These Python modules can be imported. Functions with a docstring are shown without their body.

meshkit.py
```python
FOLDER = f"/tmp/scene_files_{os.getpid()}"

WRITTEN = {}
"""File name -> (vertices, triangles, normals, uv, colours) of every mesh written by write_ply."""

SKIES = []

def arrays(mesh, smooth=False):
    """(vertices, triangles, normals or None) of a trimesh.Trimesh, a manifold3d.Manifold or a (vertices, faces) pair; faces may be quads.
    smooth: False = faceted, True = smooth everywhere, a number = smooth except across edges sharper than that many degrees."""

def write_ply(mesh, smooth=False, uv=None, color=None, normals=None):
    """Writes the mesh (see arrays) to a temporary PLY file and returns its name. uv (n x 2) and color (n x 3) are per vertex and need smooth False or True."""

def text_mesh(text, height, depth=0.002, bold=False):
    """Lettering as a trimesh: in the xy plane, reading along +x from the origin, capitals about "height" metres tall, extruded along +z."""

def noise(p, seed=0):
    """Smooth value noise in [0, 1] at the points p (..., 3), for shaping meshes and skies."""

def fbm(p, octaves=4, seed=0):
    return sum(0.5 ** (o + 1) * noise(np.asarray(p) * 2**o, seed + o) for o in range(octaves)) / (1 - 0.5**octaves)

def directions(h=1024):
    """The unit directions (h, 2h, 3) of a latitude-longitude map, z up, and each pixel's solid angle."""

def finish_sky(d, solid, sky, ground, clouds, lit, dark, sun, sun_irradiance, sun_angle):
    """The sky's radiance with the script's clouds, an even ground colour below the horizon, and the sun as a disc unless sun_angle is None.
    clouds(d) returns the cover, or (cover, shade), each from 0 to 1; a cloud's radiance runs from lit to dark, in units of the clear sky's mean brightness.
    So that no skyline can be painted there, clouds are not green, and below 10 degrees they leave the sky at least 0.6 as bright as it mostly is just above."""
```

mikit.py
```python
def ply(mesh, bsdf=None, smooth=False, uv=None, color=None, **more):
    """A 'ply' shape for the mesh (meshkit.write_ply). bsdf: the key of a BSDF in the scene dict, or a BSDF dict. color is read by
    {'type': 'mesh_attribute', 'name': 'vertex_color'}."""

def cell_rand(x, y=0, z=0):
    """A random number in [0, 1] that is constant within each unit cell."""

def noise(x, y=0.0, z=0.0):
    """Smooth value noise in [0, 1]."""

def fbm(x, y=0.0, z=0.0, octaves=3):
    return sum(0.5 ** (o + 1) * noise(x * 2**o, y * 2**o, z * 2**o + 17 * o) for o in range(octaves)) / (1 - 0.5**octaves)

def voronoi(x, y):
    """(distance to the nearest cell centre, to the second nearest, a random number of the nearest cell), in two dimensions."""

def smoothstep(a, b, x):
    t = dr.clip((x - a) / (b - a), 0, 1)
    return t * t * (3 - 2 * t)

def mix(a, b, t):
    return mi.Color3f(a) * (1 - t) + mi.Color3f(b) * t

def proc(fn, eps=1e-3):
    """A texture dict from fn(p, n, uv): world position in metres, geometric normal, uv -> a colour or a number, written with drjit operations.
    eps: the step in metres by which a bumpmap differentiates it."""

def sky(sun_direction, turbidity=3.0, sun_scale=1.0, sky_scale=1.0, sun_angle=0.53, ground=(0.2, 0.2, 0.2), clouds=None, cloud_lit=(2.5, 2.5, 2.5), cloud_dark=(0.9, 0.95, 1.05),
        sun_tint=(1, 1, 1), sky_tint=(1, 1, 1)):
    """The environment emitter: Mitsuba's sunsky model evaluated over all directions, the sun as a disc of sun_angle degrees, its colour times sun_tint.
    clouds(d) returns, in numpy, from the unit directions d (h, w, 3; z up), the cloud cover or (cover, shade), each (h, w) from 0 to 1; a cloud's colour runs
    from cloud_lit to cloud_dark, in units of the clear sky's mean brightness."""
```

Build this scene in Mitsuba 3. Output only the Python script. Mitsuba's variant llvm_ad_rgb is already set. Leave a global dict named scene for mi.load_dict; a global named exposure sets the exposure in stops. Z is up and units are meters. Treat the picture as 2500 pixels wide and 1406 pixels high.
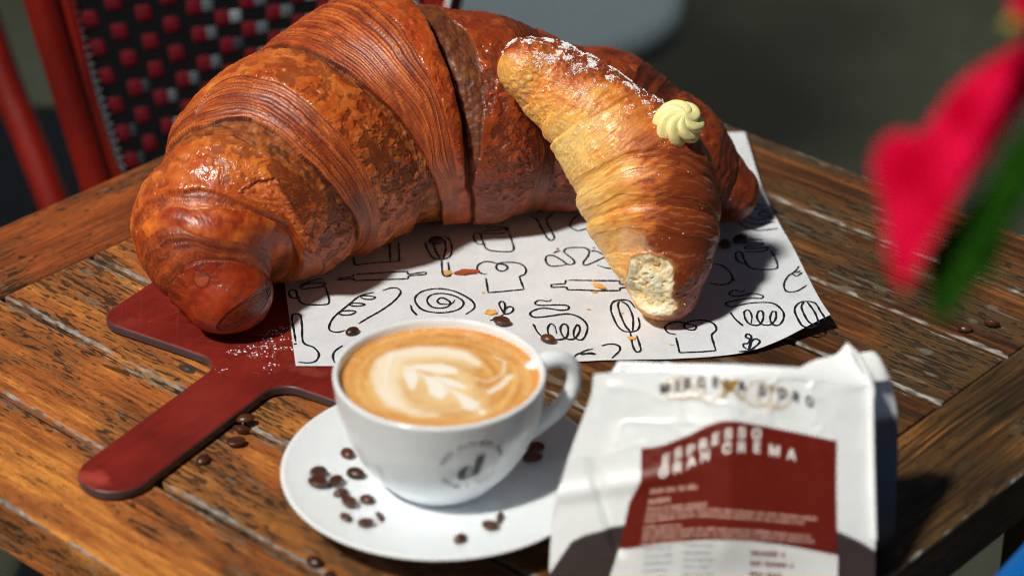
import math, random
import numpy as np
import trimesh
import shapely
import shapely.geometry as sg
import drjit as dr
import mitsuba as mi
import mikit, meshkit
from mikit import noise, fbm, smoothstep, mix, cell_rand, proc

T = mi.ScalarTransform4f
scene, labels = {}, {}

# ---------------------------------------------------------------- camera, light, exposure
# origin: on the table top, z up; ground 0.74 m below the table top
PITCH, ROLL = 0.5168, 0.0062
_right, _up = np.array([1, 0, 0.0]), np.array([0, math.sin(PITCH), math.cos(PITCH)])
_fwd = np.array([0, math.cos(PITCH), -math.sin(PITCH)])
CAM = np.array([0.0, -1.13, 0.70])
scene['camera'] = {'type': 'thinlens', 'fov': 22.836, 'fov_axis': 'x', 'near_clip': 0.05, 'far_clip': 60.0,
                   'aperture_radius': 0.0090, 'focus_distance': 1.365,
                   'to_world': T().look_at(origin=CAM.tolist(), target=(CAM + _fwd).tolist(),
                                           up=(-math.sin(ROLL) * _right + math.cos(ROLL) * _up).tolist())}
SUN_AZ, SUN_EL = math.radians(43), math.radians(55)
SUN = [-math.cos(SUN_EL) * math.cos(SUN_AZ), -math.cos(SUN_EL) * math.sin(SUN_AZ), math.sin(SUN_EL)]
scene['sky'] = mikit.sky(SUN, turbidity=3, sun_scale=1.0, sky_scale=0.22, sun_angle=5.0, sun_tint=(0.845, 0.98, 1.165), sky_tint=(1.0, 0.80, 0.58))
exposure = 1.52

# ---------------------------------------------------------------- helpers
GROUND = -0.74


def lin(r, g, b):
    """sRGB 0..255 -> linear"""
    c = np.array([r, g, b]) / 255.0
    return np.where(c <= 0.04045, c / 12.92, ((c + 0.055) / 1.055) ** 2.4)


def L(r, g, b):
    return mi.Color3f(*[float(x) for x in lin(r, g, b)])


def rgb(c):
    return {'type': 'rgb', 'value': [float(x) for x in c]}


def numbered(key):
    if key not in scene and key not in labels:
        return key
    k = 1
    while f'{key}_{k:03d}' in scene or f'{key}_{k:03d}' in labels:
        k += 1
    return f'{key}_{k:03d}'


def obj(name, mesh, bsdf, parent=None, smooth=False, label=None, cat=None, group=None, kind=None, **kw):
    key = numbered((parent + '__' if parent else '') + name)
    scene[key] = mikit.ply(mesh, bsdf, smooth, **kw)
    tag(key, label, cat, group, kind)
    return key


def tag(key, label=None, cat=None, group=None, kind=None):
    d = {k: v for k, v in (('label', label), ('category', cat), ('group', group), ('kind', kind)) if v}
    if d:
        labels[key] = d


def thing(name, label, cat, group=None):
    key = numbered(name)
    tag(key, label, cat, group)
    return key


def principled(color, rough=0.5, spec=0.5, bump=None, bump_scale=1.0, **kw):
    c = color if isinstance(color, dict) else rgb(color)
    r = rough if isinstance(rough, dict) else float(rough)
    b = {'type': 'principled', 'base_color': c, 'roughness': r, 'specular': spec, **kw}
    if bump is not None:
        b = {'type': 'bumpmap', 'arbitrary': bump, 'scale': float(bump_scale), 'bsdf': b}
    return {'type': 'twosided', 'bsdf': b}


VC = {'type': 'mesh_attribute', 'name': 'vertex_color'}


def spline(pts, n, closed=False):
    """Catmull-Rom through pts (k, d) -> (n, d), even in chord length."""
    p = np.asarray(pts, float)
    if closed:
        p = np.vstack([p[-1:], p, p[:2]])
    else:
        p = np.vstack([2 * p[0] - p[1], p, 2 * p[-1] - p[-2]])
    seg = np.linalg.norm(np.diff(p[1:-1], axis=0), axis=1)
    acc = np.concatenate([[0], np.cumsum(seg)])
    u = np.linspace(0, acc[-1], n, endpoint=not closed)
    i = np.clip(np.searchsorted(acc, u, side='right') - 1, 0, len(seg) - 1)
    t = ((u - acc[i]) / np.maximum(seg[i], 1e-12))[:, None]
    a, b, c, d = p[i], p[i + 1], p[i + 2], p[i + 3]
    return 0.5 * (2 * b + (c - a) * t + (2 * a - 5 * b + 4 * c - d) * t ** 2 + (3 * b - a - 3 * c + d) * t ** 3)


def grid_faces(n, m, close_m=False, flip=False):
    i, j = np.meshgrid(np.arange(n - 1), np.arange(m if close_m else m - 1), indexing='ij')
    k = (j + 1) % m
    q = np.stack([i * m + j, (i + 1) * m + j, (i + 1) * m + k, i * m + k], -1).reshape(-1, 4)
    f = np.vstack([q[:, [0, 1, 2]], q[:, [0, 2, 3]]])
    return f[:, ::-1] if flip else f


def tube(pts, radii, sides=16, n=None, cap=True, squash=1.0):
    """Round tube along pts (smoothed when n is given)."""
    p = np.asarray(pts, float)
    if n:
        rr = np.broadcast_to(radii, (len(p),))
        both = spline(np.hstack([p, rr[:, None]]), n)
        p, radii = both[:, :3], both[:, 3]
    r = np.broadcast_to(radii, (len(p),))
    t = np.gradient(p, axis=0)
    t /= np.linalg.norm(t, axis=1, keepdims=True)
    ref = np.array([0, 0, 1.0]) if abs(t[len(t) // 2, 2]) < 0.8 else np.array([1.0, 0, 0])
    a = np.cross(t, ref)
    a /= np.linalg.norm(a, axis=1, keepdims=True)
    b = np.cross(t, a)
    th = np.arange(sides) * 2 * np.pi / sides
    v = p[:, None] + r[:, None, None] * (np.cos(th)[None, :, None] * a[:, None] + squash * np.sin(th)[None, :, None] * b[:, None])
    v = v.reshape(-1, 3)
    f = grid_faces(len(p), sides, True)
    if cap:
        n0 = len(v)
        v = np.vstack([v, p[:1], p[-1:]])
        j = np.arange(sides)
        f = np.vstack([f, np.stack([j, (j + 1) % sides, 0 * j + n0], 1), np.stack([(len(p) - 1) * sides + (j + 1) % sides, (len(p) - 1) * sides + j, 0 * j + n0 + 1], 1)])
    m = trimesh.Trimesh(v, f, process=False)
    m.fix_normals()
    return m


def lathe(profile, n=96):
    """profile (k, 2): radius, z."""
    p = np.asarray(profile, float)
    th = np.arange(n) * 2 * np.pi / n
    v = np.stack([p[:, None, 0] * np.cos(th), p[:, None, 0] * np.sin(th), np.broadcast_to(p[:, None, 1], (len(p), n))], -1).reshape(-1, 3)
    return trimesh.Trimesh(v, grid_faces(len(p), n, True), process=False)


def slab(outline, z0, z1, r, steps=4):
    """Extruded closed outline (k, 2) whose upper and lower edges are rounded with radius r."""
    p = np.asarray(outline, float)
    if sg.Polygon(p).exterior.is_ccw is False:
        p = p[::-1]
    tn = np.roll(p, -1, 0) - np.roll(p, 1, 0)
    tn /= np.linalg.norm(tn, axis=1, keepdims=True)
    inward = np.stack([-tn[:, 1], tn[:, 0]], 1)
    a = np.linspace(0, np.pi / 2, steps + 1)
    prof = [(r * (1 - math.sin(x)), z0 + r * (1 - math.cos(x))) for x in a] + [(r * (1 - math.cos(x)), z1 - r * (1 - math.sin(x))) for x in a]
    v = np.vstack([np.column_stack([p + i * inward, np.full(len(p), z)]) for i, z in prof])
    f = grid_faces(len(prof), len(p), True, flip=True)
    poly = sg.Polygon(p + prof[-1][0] * inward)
    vv, ff = trimesh.creation.triangulate_polygon(sg.Polygon(p + prof[-1][0] * inward), engine='earcut')
    n0 = len(v)
    v = np.vstack([v, np.column_stack([vv, np.full(len(vv), z1)]), np.column_stack([vv, np.full(len(vv), z0)])])
    f = np.vstack([f, ff + n0, ff[:, ::-1] + n0 + len(vv)])
    m = trimesh.Trimesh(v, f, process=False)
    m.merge_vertices()
    m.fix_normals()
    return m


def ribbon(pts, width, height_fn, lift, n=None):
    """Printed stroke: a flat strip of the given width that follows the surface height_fn(x, y), lift metres above it."""
    p = np.asarray(pts, float)
    if n is None:
        n = max(8, int(np.linalg.norm(np.diff(p, axis=0), axis=1).sum() / 0.0012))
    p = spline(p, n) if len(p) > 2 else p[0] + np.linspace(0, 1, n)[:, None] * (p[1] - p[0])
    t = np.gradient(p, axis=0)
    t /= np.linalg.norm(t, axis=1, keepdims=True) + 1e-12
    nrm = np.stack([-t[:, 1], t[:, 0]], 1)
    e = np.linspace(0, 1, n)
    w = 0.5 * width * (1 + 0.16 * np.sin(p[:, 0] * 900 + p[:, 1] * 700)) * np.minimum(1, 0.55 + 8 * np.minimum(e, 1 - e))
    a, b = p + nrm * w[:, None], p - nrm * w[:, None]
    v = np.stack([a, b], 1).reshape(-1, 2)
    v = np.column_stack([v, height_fn(v[:, 0], v[:, 1]) + lift])
    f = grid_faces(n, 2)
    return trimesh.Trimesh(v, f, process=False)


def cat(*ms):
    return trimesh.util.concatenate([m for m in ms])


def sstep(a, b, x):
    t = np.clip((np.asarray(x, float) - a) / (b - a), 0, 1)
    return t * t * (3 - 2 * t)


def lerp(a, b, t):
    return a + (b - a) * t
# outlines and pen strokes in 0.1 mm, measured on their own surfaces
PRINTS = [
 ('mug', [[[-1034,902],[-1014,813],[-1001,728],[-1020,698],[-1116,696],[-1153,718],[-1175,771],[-1193,851],[-1220,856],[-1229,823],[-1211,772],[-1177,766],[-1160,776]], [[-1178,871],[-1152,912],[-1085,939],[-1034,930],[-1054,897],[-1113,877],[-1168,866]], [[-1173,912],[-1095,972],[-1053,984]]]),
 ('baguette', [[[-714,857],[-667,886],[-629,878],[-614,831],[-648,737],[-715,633],[-775,562],[-826,494]], [[-892,424],[-938,402],[-977,423],[-983,474],[-969,547],[-943,607],[-886,710],[-835,796],[-761,836]], [[-836,783],[-823,796],[-787,797],[-750,781],[-769,758],[-809,761],[-832,780]], [[-890,706],[-866,715],[-830,714],[-803,702],[-829,684],[-868,684],[-891,699]], [[-942,610],[-921,628],[-881,634],[-849,624],[-871,592],[-914,584],[-940,601]]]),
 ('cinnamon_roll', [[[-312,758],[-329,717],[-360,709],[-396,717],[-409,748],[-390,781],[-362,765],[-338,730],[-345,690],[-383,667],[-431,676],[-458,716],[-465,764],[-443,811],[-387,829],[-323,806],[-275,758],[-265,710],[-291,654],[-358,620],[-429,621],[-490,652],[-526,723],[-530,787],[-492,852],[-413,881],[-324,857],[-242,782],[-207,719],[-208,663],[-251,600]], [[-553,699],[-543,643],[-515,589]]]),
 ('rolling_pin', [[[-967,988],[-927,1000],[-883,1011]], [[-883,1011],[-885,1024],[-885,1039]], [[-873,1038],[-735,1056],[-587,1074]], [[-587,1074],[-583,1055],[-580,1038]], [[-580,1038],[-532,1055],[-487,1066],[-480,1053],[-487,1039],[-531,1032],[-579,1021]], [[-579,1021],[-579,1005],[-578,990]], [[-578,990],[-732,978],[-875,965]], [[-875,965],[-879,975],[-883,988]], [[-883,988],[-926,979],[-966,972],[-968,980],[-967,988]]]),
 ('whisk', [[[-497,1420],[-484,1337],[-448,1235],[-398,1213],[-351,1253],[-344,1356],[-361,1451],[-389,1494]], [[-453,1424],[-436,1320],[-402,1218]], [[-385,1442],[-378,1338],[-390,1218]], [[-398,1210],[-390,1067],[-375,1024],[-347,1024],[-344,1081]], [[-362,1185],[-356,1134],[-352,1076]]]),
 ('toast', [[[-141,1045],[-178,1061],[-197,1111],[-185,1163],[-143,1194],[-85,1171],[-40,1155],[-25,1122],[-46,1085],[-77,1093],[-90,1134],[-69,1175],[-3,1186],[52,1163],[78,1106],[70,1048],[43,1023],[52,957],[67,879]], [[67,879],[-35,858],[-131,840]], [[-131,840],[-138,922],[-146,1004]]]),
 ('mug', [[[-21,1552],[-4,1447],[9,1347],[-12,1310],[-95,1314],[-145,1341],[-168,1427],[-184,1520],[-212,1528],[-223,1496],[-205,1409],[-179,1396],[-150,1401]], [[-172,1532],[-147,1559],[-72,1569],[-25,1593],[-42,1543],[-97,1521],[-168,1524]], [[-47,1655],[-89,1658],[-157,1653]], [[-28,1587],[-55,1605],[-148,1600]]]),
 ('spoon', [[[105,1741],[143,1696],[172,1581],[200,1476],[221,1446],[241,1476],[230,1538],[196,1688],[215,1733],[246,1797]]]),
 ('bun', [[[377,1754],[339,1672],[338,1606],[377,1566],[424,1590],[462,1624]]]),
 ('croissant', [[[307,1163],[265,1149],[217,1145],[191,1192],[194,1256],[225,1270],[274,1223],[314,1165],[349,1177],[346,1219],[316,1270],[293,1316],[317,1356],[396,1364],[434,1336],[431,1271],[400,1186],[412,1156],[454,1187],[530,1254],[566,1221],[585,1153],[552,1128],[510,1137],[478,1162]], [[235,1294],[252,1315],[274,1324]], [[446,1325],[482,1318],[515,1281]]]),
 ('rolling_pin', [[[217,934],[254,940],[294,943]], [[294,943],[297,963],[300,985]], [[313,985],[457,987],[600,1019]], [[600,1019],[600,1002],[601,989]], [[601,989],[628,994],[661,1004]], [[217,934],[218,918],[221,902]], [[221,902],[261,907],[302,908]], [[302,908],[305,890],[309,875]], [[309,875],[455,887],[598,929]], [[598,929],[600,943],[602,955]], [[602,955],[627,964],[660,973]]]),
 ('pancakes', [[[216,771],[202,748],[148,760],[126,723],[163,703],[243,710],[305,708],[306,673],[258,657],[171,674],[115,644],[99,604],[131,573],[210,592],[306,631],[373,615],[409,558],[402,481],[380,423],[356,417],[334,446],[339,505],[358,550],[369,508],[344,430],[309,405],[277,423],[262,483],[279,533],[302,520],[303,456],[285,407],[238,384],[207,403],[193,458],[208,515],[231,503],[242,438]], [[116,503],[138,426],[170,378]]]),
 ('clover', [[[-41,610],[-61,673],[-70,724],[-52,745],[-37,705],[-41,610],[-2,626],[8,671],[-16,689],[-37,653],[-41,610]], [[-119,536],[-88,555],[-45,602]]]),
 ('spoon', [[[-1151,303],[-1171,425],[-1192,572],[-1173,596],[-1147,581],[-1130,464],[-1110,296],[-1052,244],[-1019,177],[-1028,110],[-1063,85],[-1121,93]], [[-1159,273],[-1152,278],[-1143,281]]]),
 ('bun', [[[-898,266],[-935,208],[-943,148],[-927,78]]]),
 ('cake_box', [[[-898,1229],[-891,1186],[-882,1141]], [[-882,1141],[-782,1169],[-635,1190]], [[-635,1190],[-641,1283],[-648,1404]], [[-686,1194],[-693,1283],[-702,1403]]]),
 ('whisk', [[[679,779],[648,845],[599,843],[558,811],[543,747],[555,667],[582,565],[620,522],[677,535],[696,597],[691,676]], [[593,832],[585,771],[615,596],[641,527]], [[599,836],[639,797],[662,675],[656,534]], [[642,519],[650,373],[668,310],[691,328],[686,396],[675,481]]]),
 ('toast', [[[888,494],[847,514],[832,568],[853,607],[902,631],[964,608],[1002,582],[988,546],[947,554],[938,597],[982,640],[1053,646],[1100,603],[1109,540],[1081,488],[1085,405],[1092,326]], [[1092,326],[994,314],[897,305]], [[897,305],[892,384],[886,463]]]),
 ('baguette', [[[321,229],[355,285],[402,290],[448,282],[418,299],[382,278],[367,293],[403,325],[436,340]], [[482,371],[529,392],[572,375],[579,327],[534,244]]]),
 ('clover', [[[1266,319],[1243,348],[1243,379],[1267,381],[1280,420],[1260,445],[1270,476],[1290,450],[1283,397],[1270,318],[1315,357],[1332,394],[1308,419],[1287,390],[1270,318]], [[1214,306],[1249,307],[1306,316]]]),
 ('pancakes', [[[1293,975],[1282,953],[1237,980],[1207,934],[1247,903],[1330,930],[1389,897],[1378,862],[1325,873],[1227,854],[1180,825],[1206,786],[1320,814],[1430,794],[1475,696],[1478,603],[1448,532],[1416,540],[1404,607],[1422,684],[1441,679],[1433,599],[1400,544],[1355,561],[1336,640],[1353,711],[1372,696],[1367,616],[1339,555],[1293,574],[1273,636],[1273,716],[1298,732],[1310,662],[1300,582]], [[1198,722],[1219,642],[1255,564]]]),
 ('macaron', [[[1691,517],[1676,609],[1669,704],[1654,761],[1603,782],[1560,738],[1542,654],[1555,531],[1574,479],[1615,461],[1651,476]], [[1604,776],[1582,691],[1598,533],[1635,469]], [[1621,773],[1641,642],[1655,484]]]),
 ('cherry', [[[1647,1017],[1580,934],[1526,935],[1519,1028],[1549,1129],[1589,1187],[1610,1220],[1625,1263]], [[1578,1178],[1600,1137],[1638,1187]], [[1589,1187],[1612,1187],[1630,1209]]]),
 ('mug', [[[1480,1455],[1499,1361],[1506,1267],[1486,1227],[1395,1222],[1343,1248],[1321,1341],[1311,1427],[1281,1413],[1278,1341],[1301,1295],[1335,1307]], [[1449,1576],[1381,1577],[1329,1553],[1357,1531],[1445,1535],[1419,1505],[1350,1496],[1336,1466],[1407,1472],[1467,1480],[1450,1443],[1386,1427],[1331,1434]]]),
 ('cinnamon_roll', [[[1521,1935],[1446,1956],[1392,1924],[1394,1845],[1443,1815],[1505,1843],[1518,1880],[1486,1921],[1451,1897],[1464,1862],[1500,1867]], [[1502,1993],[1433,2005],[1344,1974],[1320,1887],[1365,1799],[1430,1764],[1536,1791]], [[1309,1852],[1344,1745],[1424,1689],[1546,1712]]]),
 ('bun', [[[1143,1284],[1184,1268],[1217,1218],[1240,1134],[1219,1067],[1168,1043],[1100,1061]]]),
]
PAPER_FRONT = [[-1132,57],[-749,62],[-320,79],[372,213],[852,244],[1116,277],[1270,308],[1429,381],[1567,466],[1659,520],[1723,550]]
PAPER_RIGHT = [[1723,550],[1699,781],[1667,1109],[1619,1458],[1564,1756],[1526,2012],[1489,2306],[1460,2588],[1439,2877]]
PAPER_LEFT = [[-1132,57],[-1251,872],[-1383,1764]]
PAPER_CORNER = [0.1723, 0.055]
BEANS_PAPER = [[-854,394],[-56,495],[194,363],[-434,1415],[1316,1556],[1222,1496]]
BEANS_TABLE = [[-1351,-419],[-1369,-492],[-1382,-606],[-1531,-753],[-916,-1611],[-836,-1727],[2464,581],[2612,618]]
BEANS_SAUCER = [[-799,-924],[-750,-1089],[-930,-1119],[-923,-1217],[-839,-1181],[-810,-1268],[-769,-1361],[-683,-1308],[-775,-1493],[-678,-1539],[-625,-1458],[-65,-1459],[-95,-1546],[-232,-1656],[121,-866],[105,-942]]
FLAKES = [[-360,1055],[-252,1061],[-113,621],[484,931],[457,869],[648,450],[-158,836],[451,981],[607,714],[859,384],[259,1344],[465,1356],[785,639],[1247,1090],[420,704]]
SPECKS = [[-1436,504],[-1489,482],[-1254,441],[-1234,463],[-1278,410],[-1304,384],[-1380,255],[-1347,247],[-1316,269],[-1297,299],[-1258,282],[-1429,196],[-1456,212],[-1216,249],[-1268,215],[-1195,258],[-1364,197],[-1321,206],[-1274,164],[-1246,81],[-1540,16],[-1283,19],[-1300,333],[-1237,398],[-1201,463],[-1215,342],[-1412,247],[-1378,163],[-1484,204]]
KNOT = [[-1718,133]]
FOAM_BAND = [[-324,9],[-304,172],[-250,246],[-118,299],[16,305],[132,251],[190,159],[181,114],[114,168],[-1,208],[-133,188],[-179,146],[-197,10],[-173,-131],[-131,-235],[-61,-285],[13,-301],[-4,-325],[-115,-303],[-228,-236],[-299,-115]]
FOAM_HAZE = [[-294,-26],[-266,172],[-135,229],[18,231],[152,159],[155,15],[203,-91],[232,-230],[196,-299],[31,-301],[-155,-235]]
FOAM_LEAVES = [[[-177,97],[-112,134],[1,148],[77,107],[83,62],[3,56],[-92,83]],[[-177,82],[-140,-78],[-114,-95],[-96,3],[-108,74]],[[-71,12],[-38,-129],[8,-172],[43,-128],[25,-40],[-34,34]],[[-34,34],[51,13],[121,-53],[122,-85],[44,-61]],[[73,-124],[122,-249],[159,-274],[195,-222],[148,-162],[82,-107]],[[178,-282],[224,-265],[206,-316]]]
FOAM_STROKES = [([[-168,115],[-52,12],[83,-128],[205,-282]],0.0012),([[231,-112],[286,-55],[335,31]],0.0016),([[164,15],[221,-20],[295,52],[304,161],[256,215]],0.0006),([[-230,228],[-261,81],[-254,-79],[-202,-201]],0.0008)]
LOGO = [-1.2196, 0.0349]
BIG_KNOTS = [[-0.1526, 0.0458, 0.0299, 0.0254], [-0.1594, 0.0575, 0.0399, 0.0362], [-0.1591, 0.0775, 0.0478, 0.0448], [-0.1458, 0.0985, 0.0556, 0.0533], [-0.1235, 0.1301, 0.0624, 0.0606], [-0.0979, 0.1603, 0.0655, 0.064], [-0.0708, 0.1782, 0.0678, 0.0665], [-0.036, 0.1866, 0.0621, 0.0604], [-0.0077, 0.1945, 0.0598, 0.0578], [0.0233, 0.1995, 0.051, 0.0491], [0.0545, 0.2046, 0.0469, 0.0455], [0.0829, 0.1927, 0.0402, 0.0391], [0.1064, 0.1812, 0.0318, 0.0309], [0.1234, 0.1795, 0.021, 0.02]]
SMALL_KNOTS = [[0.0073, 0.1338, 0.12, 0.0166], [0.0184, 0.1353, 0.113, 0.022], [0.0374, 0.1233, 0.102, 0.0259], [0.0575, 0.1106, 0.086, 0.0321], [0.0709, 0.097, 0.068, 0.037], [0.078, 0.0835, 0.05, 0.0349], [0.082, 0.0707, 0.033, 0.0275], [0.0831, 0.0667, 0.02, 0.0187]]
# dough band edges on each roll: (metres along the spine, angle)
BIG_EDGES = [[(0.0337,-1.373),(0.0344,-0.947),(0.0339,-0.524),(0.0307,-0.182),(0.0254,0.268),(0.019,0.952)],
 [(0.0473,-1.223),(0.0469,-0.822),(0.0451,-0.522),(0.0416,-0.354),(0.0365,0.065),(0.031,0.82),(0.0735,2.102)],
 [(0.0524,-1.144),(0.0516,-0.724),(0.0504,-0.423),(0.0479,-0.119),(0.0479,0.269),(0.049,0.666),(0.0556,1.471),(0.0856,2.111)],
 [(0.056,-1.191),(0.0565,-0.814),(0.0557,-0.439),(0.0552,-0.112),(0.0531,0.212),(0.0505,0.421),(0.0492,0.835),(0.0665,1.494),(0.0896,2.023)],
 [(0.0742,-0.613),(0.0792,-0.44),(0.0828,-0.131),(0.0859,0.071),(0.0868,0.454),(0.0899,0.778),(0.0941,1.148),(0.102,1.497),(0.1164,1.939)],
 [(0.086,-0.503),(0.088,-0.302),(0.0932,-0.061),(0.0981,0.243),(0.0992,0.49),(0.0998,0.8),(0.1029,1.126),(0.1082,1.45),(0.1171,1.816),(0.1277,2.156)],
 [(0.1007,-0.508),(0.1106,-0.461),(0.1164,-0.287),(0.1186,-0.075),(0.1199,0.191),(0.1197,0.479),(0.1207,0.742),(0.123,1.031),(0.1253,1.348),(0.1286,1.68),(0.1374,2.126)],
 [(0.1463,-0.133),(0.1467,0.063),(0.1471,0.371),(0.1504,0.625),(0.1544,0.884),(0.1602,1.165),(0.1701,1.421),(0.1792,1.736),(0.2231,2.157)],
 [(0.1511,-0.094),(0.1511,0.225),(0.1539,0.479),(0.1571,0.728),(0.1662,0.965),(0.1777,1.227),(0.1919,1.479),(0.2186,1.71),(0.2266,2.009),(0.2314,2.355)],
 [(0.1954,0.038),(0.1977,0.324),(0.2004,0.599),(0.2055,0.82),(0.2135,1.03),(0.2201,1.221),(0.2266,1.428),(0.231,1.639),(0.2342,1.99)],
 [(0.209,-0.16),(0.211,0.147),(0.2137,0.448),(0.2191,0.717),(0.2253,0.96),(0.2298,1.209),(0.2332,1.473),(0.2361,1.722),(0.238,2.076)],
 [(0.2149,0.195),(0.2178,0.426),(0.2222,0.705),(0.2282,0.955),(0.2332,1.25),(0.2363,1.522),(0.2375,1.78)],
 [(0.2274,0.037),(0.2382,0.227),(0.2419,0.613),(0.2418,0.945),(0.2406,1.231),(0.2397,1.527),(0.2388,1.812)],
 [(0.2716,1.078),(0.278,1.345),(0.2829,1.601),(0.2847,1.929)],
 [(0.2865,1.239),(0.2925,1.439),(0.2944,1.778),(0.2935,2.06)],
 [(0.3418,-0.062)],
 [(0.366,0.148)],
 [(0.3912,-0.078),(0.3952,0.831)],
 [(0.4084,0.756)]]
SMALL_EDGES = [[(0.0487,1.885),(0.0496,1.177),(0.049,0.659),(0.0427,-0.027)],
 [(0.0592,1.979),(0.0631,1.388),(0.0666,0.948),(0.0701,0.501),(0.0726,0.044),(0.0769,-0.37)],
 [(0.0894,1.691),(0.0924,1.202),(0.0937,0.836),(0.0969,0.526),(0.1009,0.234),(0.107,-0.094),(0.1133,-0.529)],
 [(0.0981,1.527),(0.0989,1.099),(0.0993,0.798),(0.1038,0.432),(0.109,0.067),(0.1194,-0.592)],
 [(0.1053,2.085),(0.1095,1.516),(0.1121,1.008),(0.1176,0.537),(0.1225,0.168),(0.126,-0.234),(0.1316,-0.674)],
 [(0.1232,1.695),(0.1243,1.187),(0.1244,0.831),(0.1271,0.462),(0.1308,0.102),(0.1348,-0.324),(0.1383,-0.879)],
 [(0.133,1.34),(0.1336,1.01),(0.1359,0.672),(0.1418,0.277),(0.1467,-0.139),(0.1487,-1.03)],
 [(0.1483,1.108),(0.1503,0.711),(0.1517,0.321),(0.1542,-0.117),(0.1563,-1.096)]]
BIG_TEAR = [(0.0549,0.409),(0.0663,0.604),(0.0812,0.8),(0.0789,0.923),(0.0776,1.167),(0.0785,1.445),(0.0788,1.771),(0.0712,1.516),(0.0549,1.019),(0.0537,0.678)]
BIG_RING = [(0.0276,-0.785)]
BIG_FOLD = [(0.0088,-1.287),(0.0085,-0.423),(0.0086,0.812),(0.0029,1.115),(0.0018,-0.748),(0.005,-1.444)]
SMALL_CRUMB = [(0.1553,1.248),(0.1519,1.036),(0.1512,0.725),(0.1524,0.373),(0.1556,0.183),(0.1598,0.1),(0.1713,0.112),(0.1783,0.424),(0.1723,1.594),(0.1625,1.033),(0.1594,1.156)]
SMALL_PALE = [(0.1392,1.067),(0.1359,0.882),(0.1424,0.557),(0.149,0.578),(0.1497,0.85),(0.1492,1.063)]
SMALL_SUGAR = [(0.0004,-0.225),(0.0068,-0.385),(0.0822,0.239),(0.0818,0.562),(0.0721,0.88),(0.0603,1.106),(0.0508,1.07),(0.0375,1.163),(0.0092,1.384),(0.0065,2.087)]
SMALL_CREAM = [(0.0955,-0.227)]
BIG_FOLD_AT = [-0.1406, 0.0236, 0.0276]
SMALL_CRUMB_AT = [0.0729, 0.0474, 0.0321]
SMALL_CRUMB_S = 0.1619
WEAVE_MAP = [[-0.10529, 0.03667], [0.01816, 0.00097], [0.00209, -0.01024], [-0.0003, 8e-05]]
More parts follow.
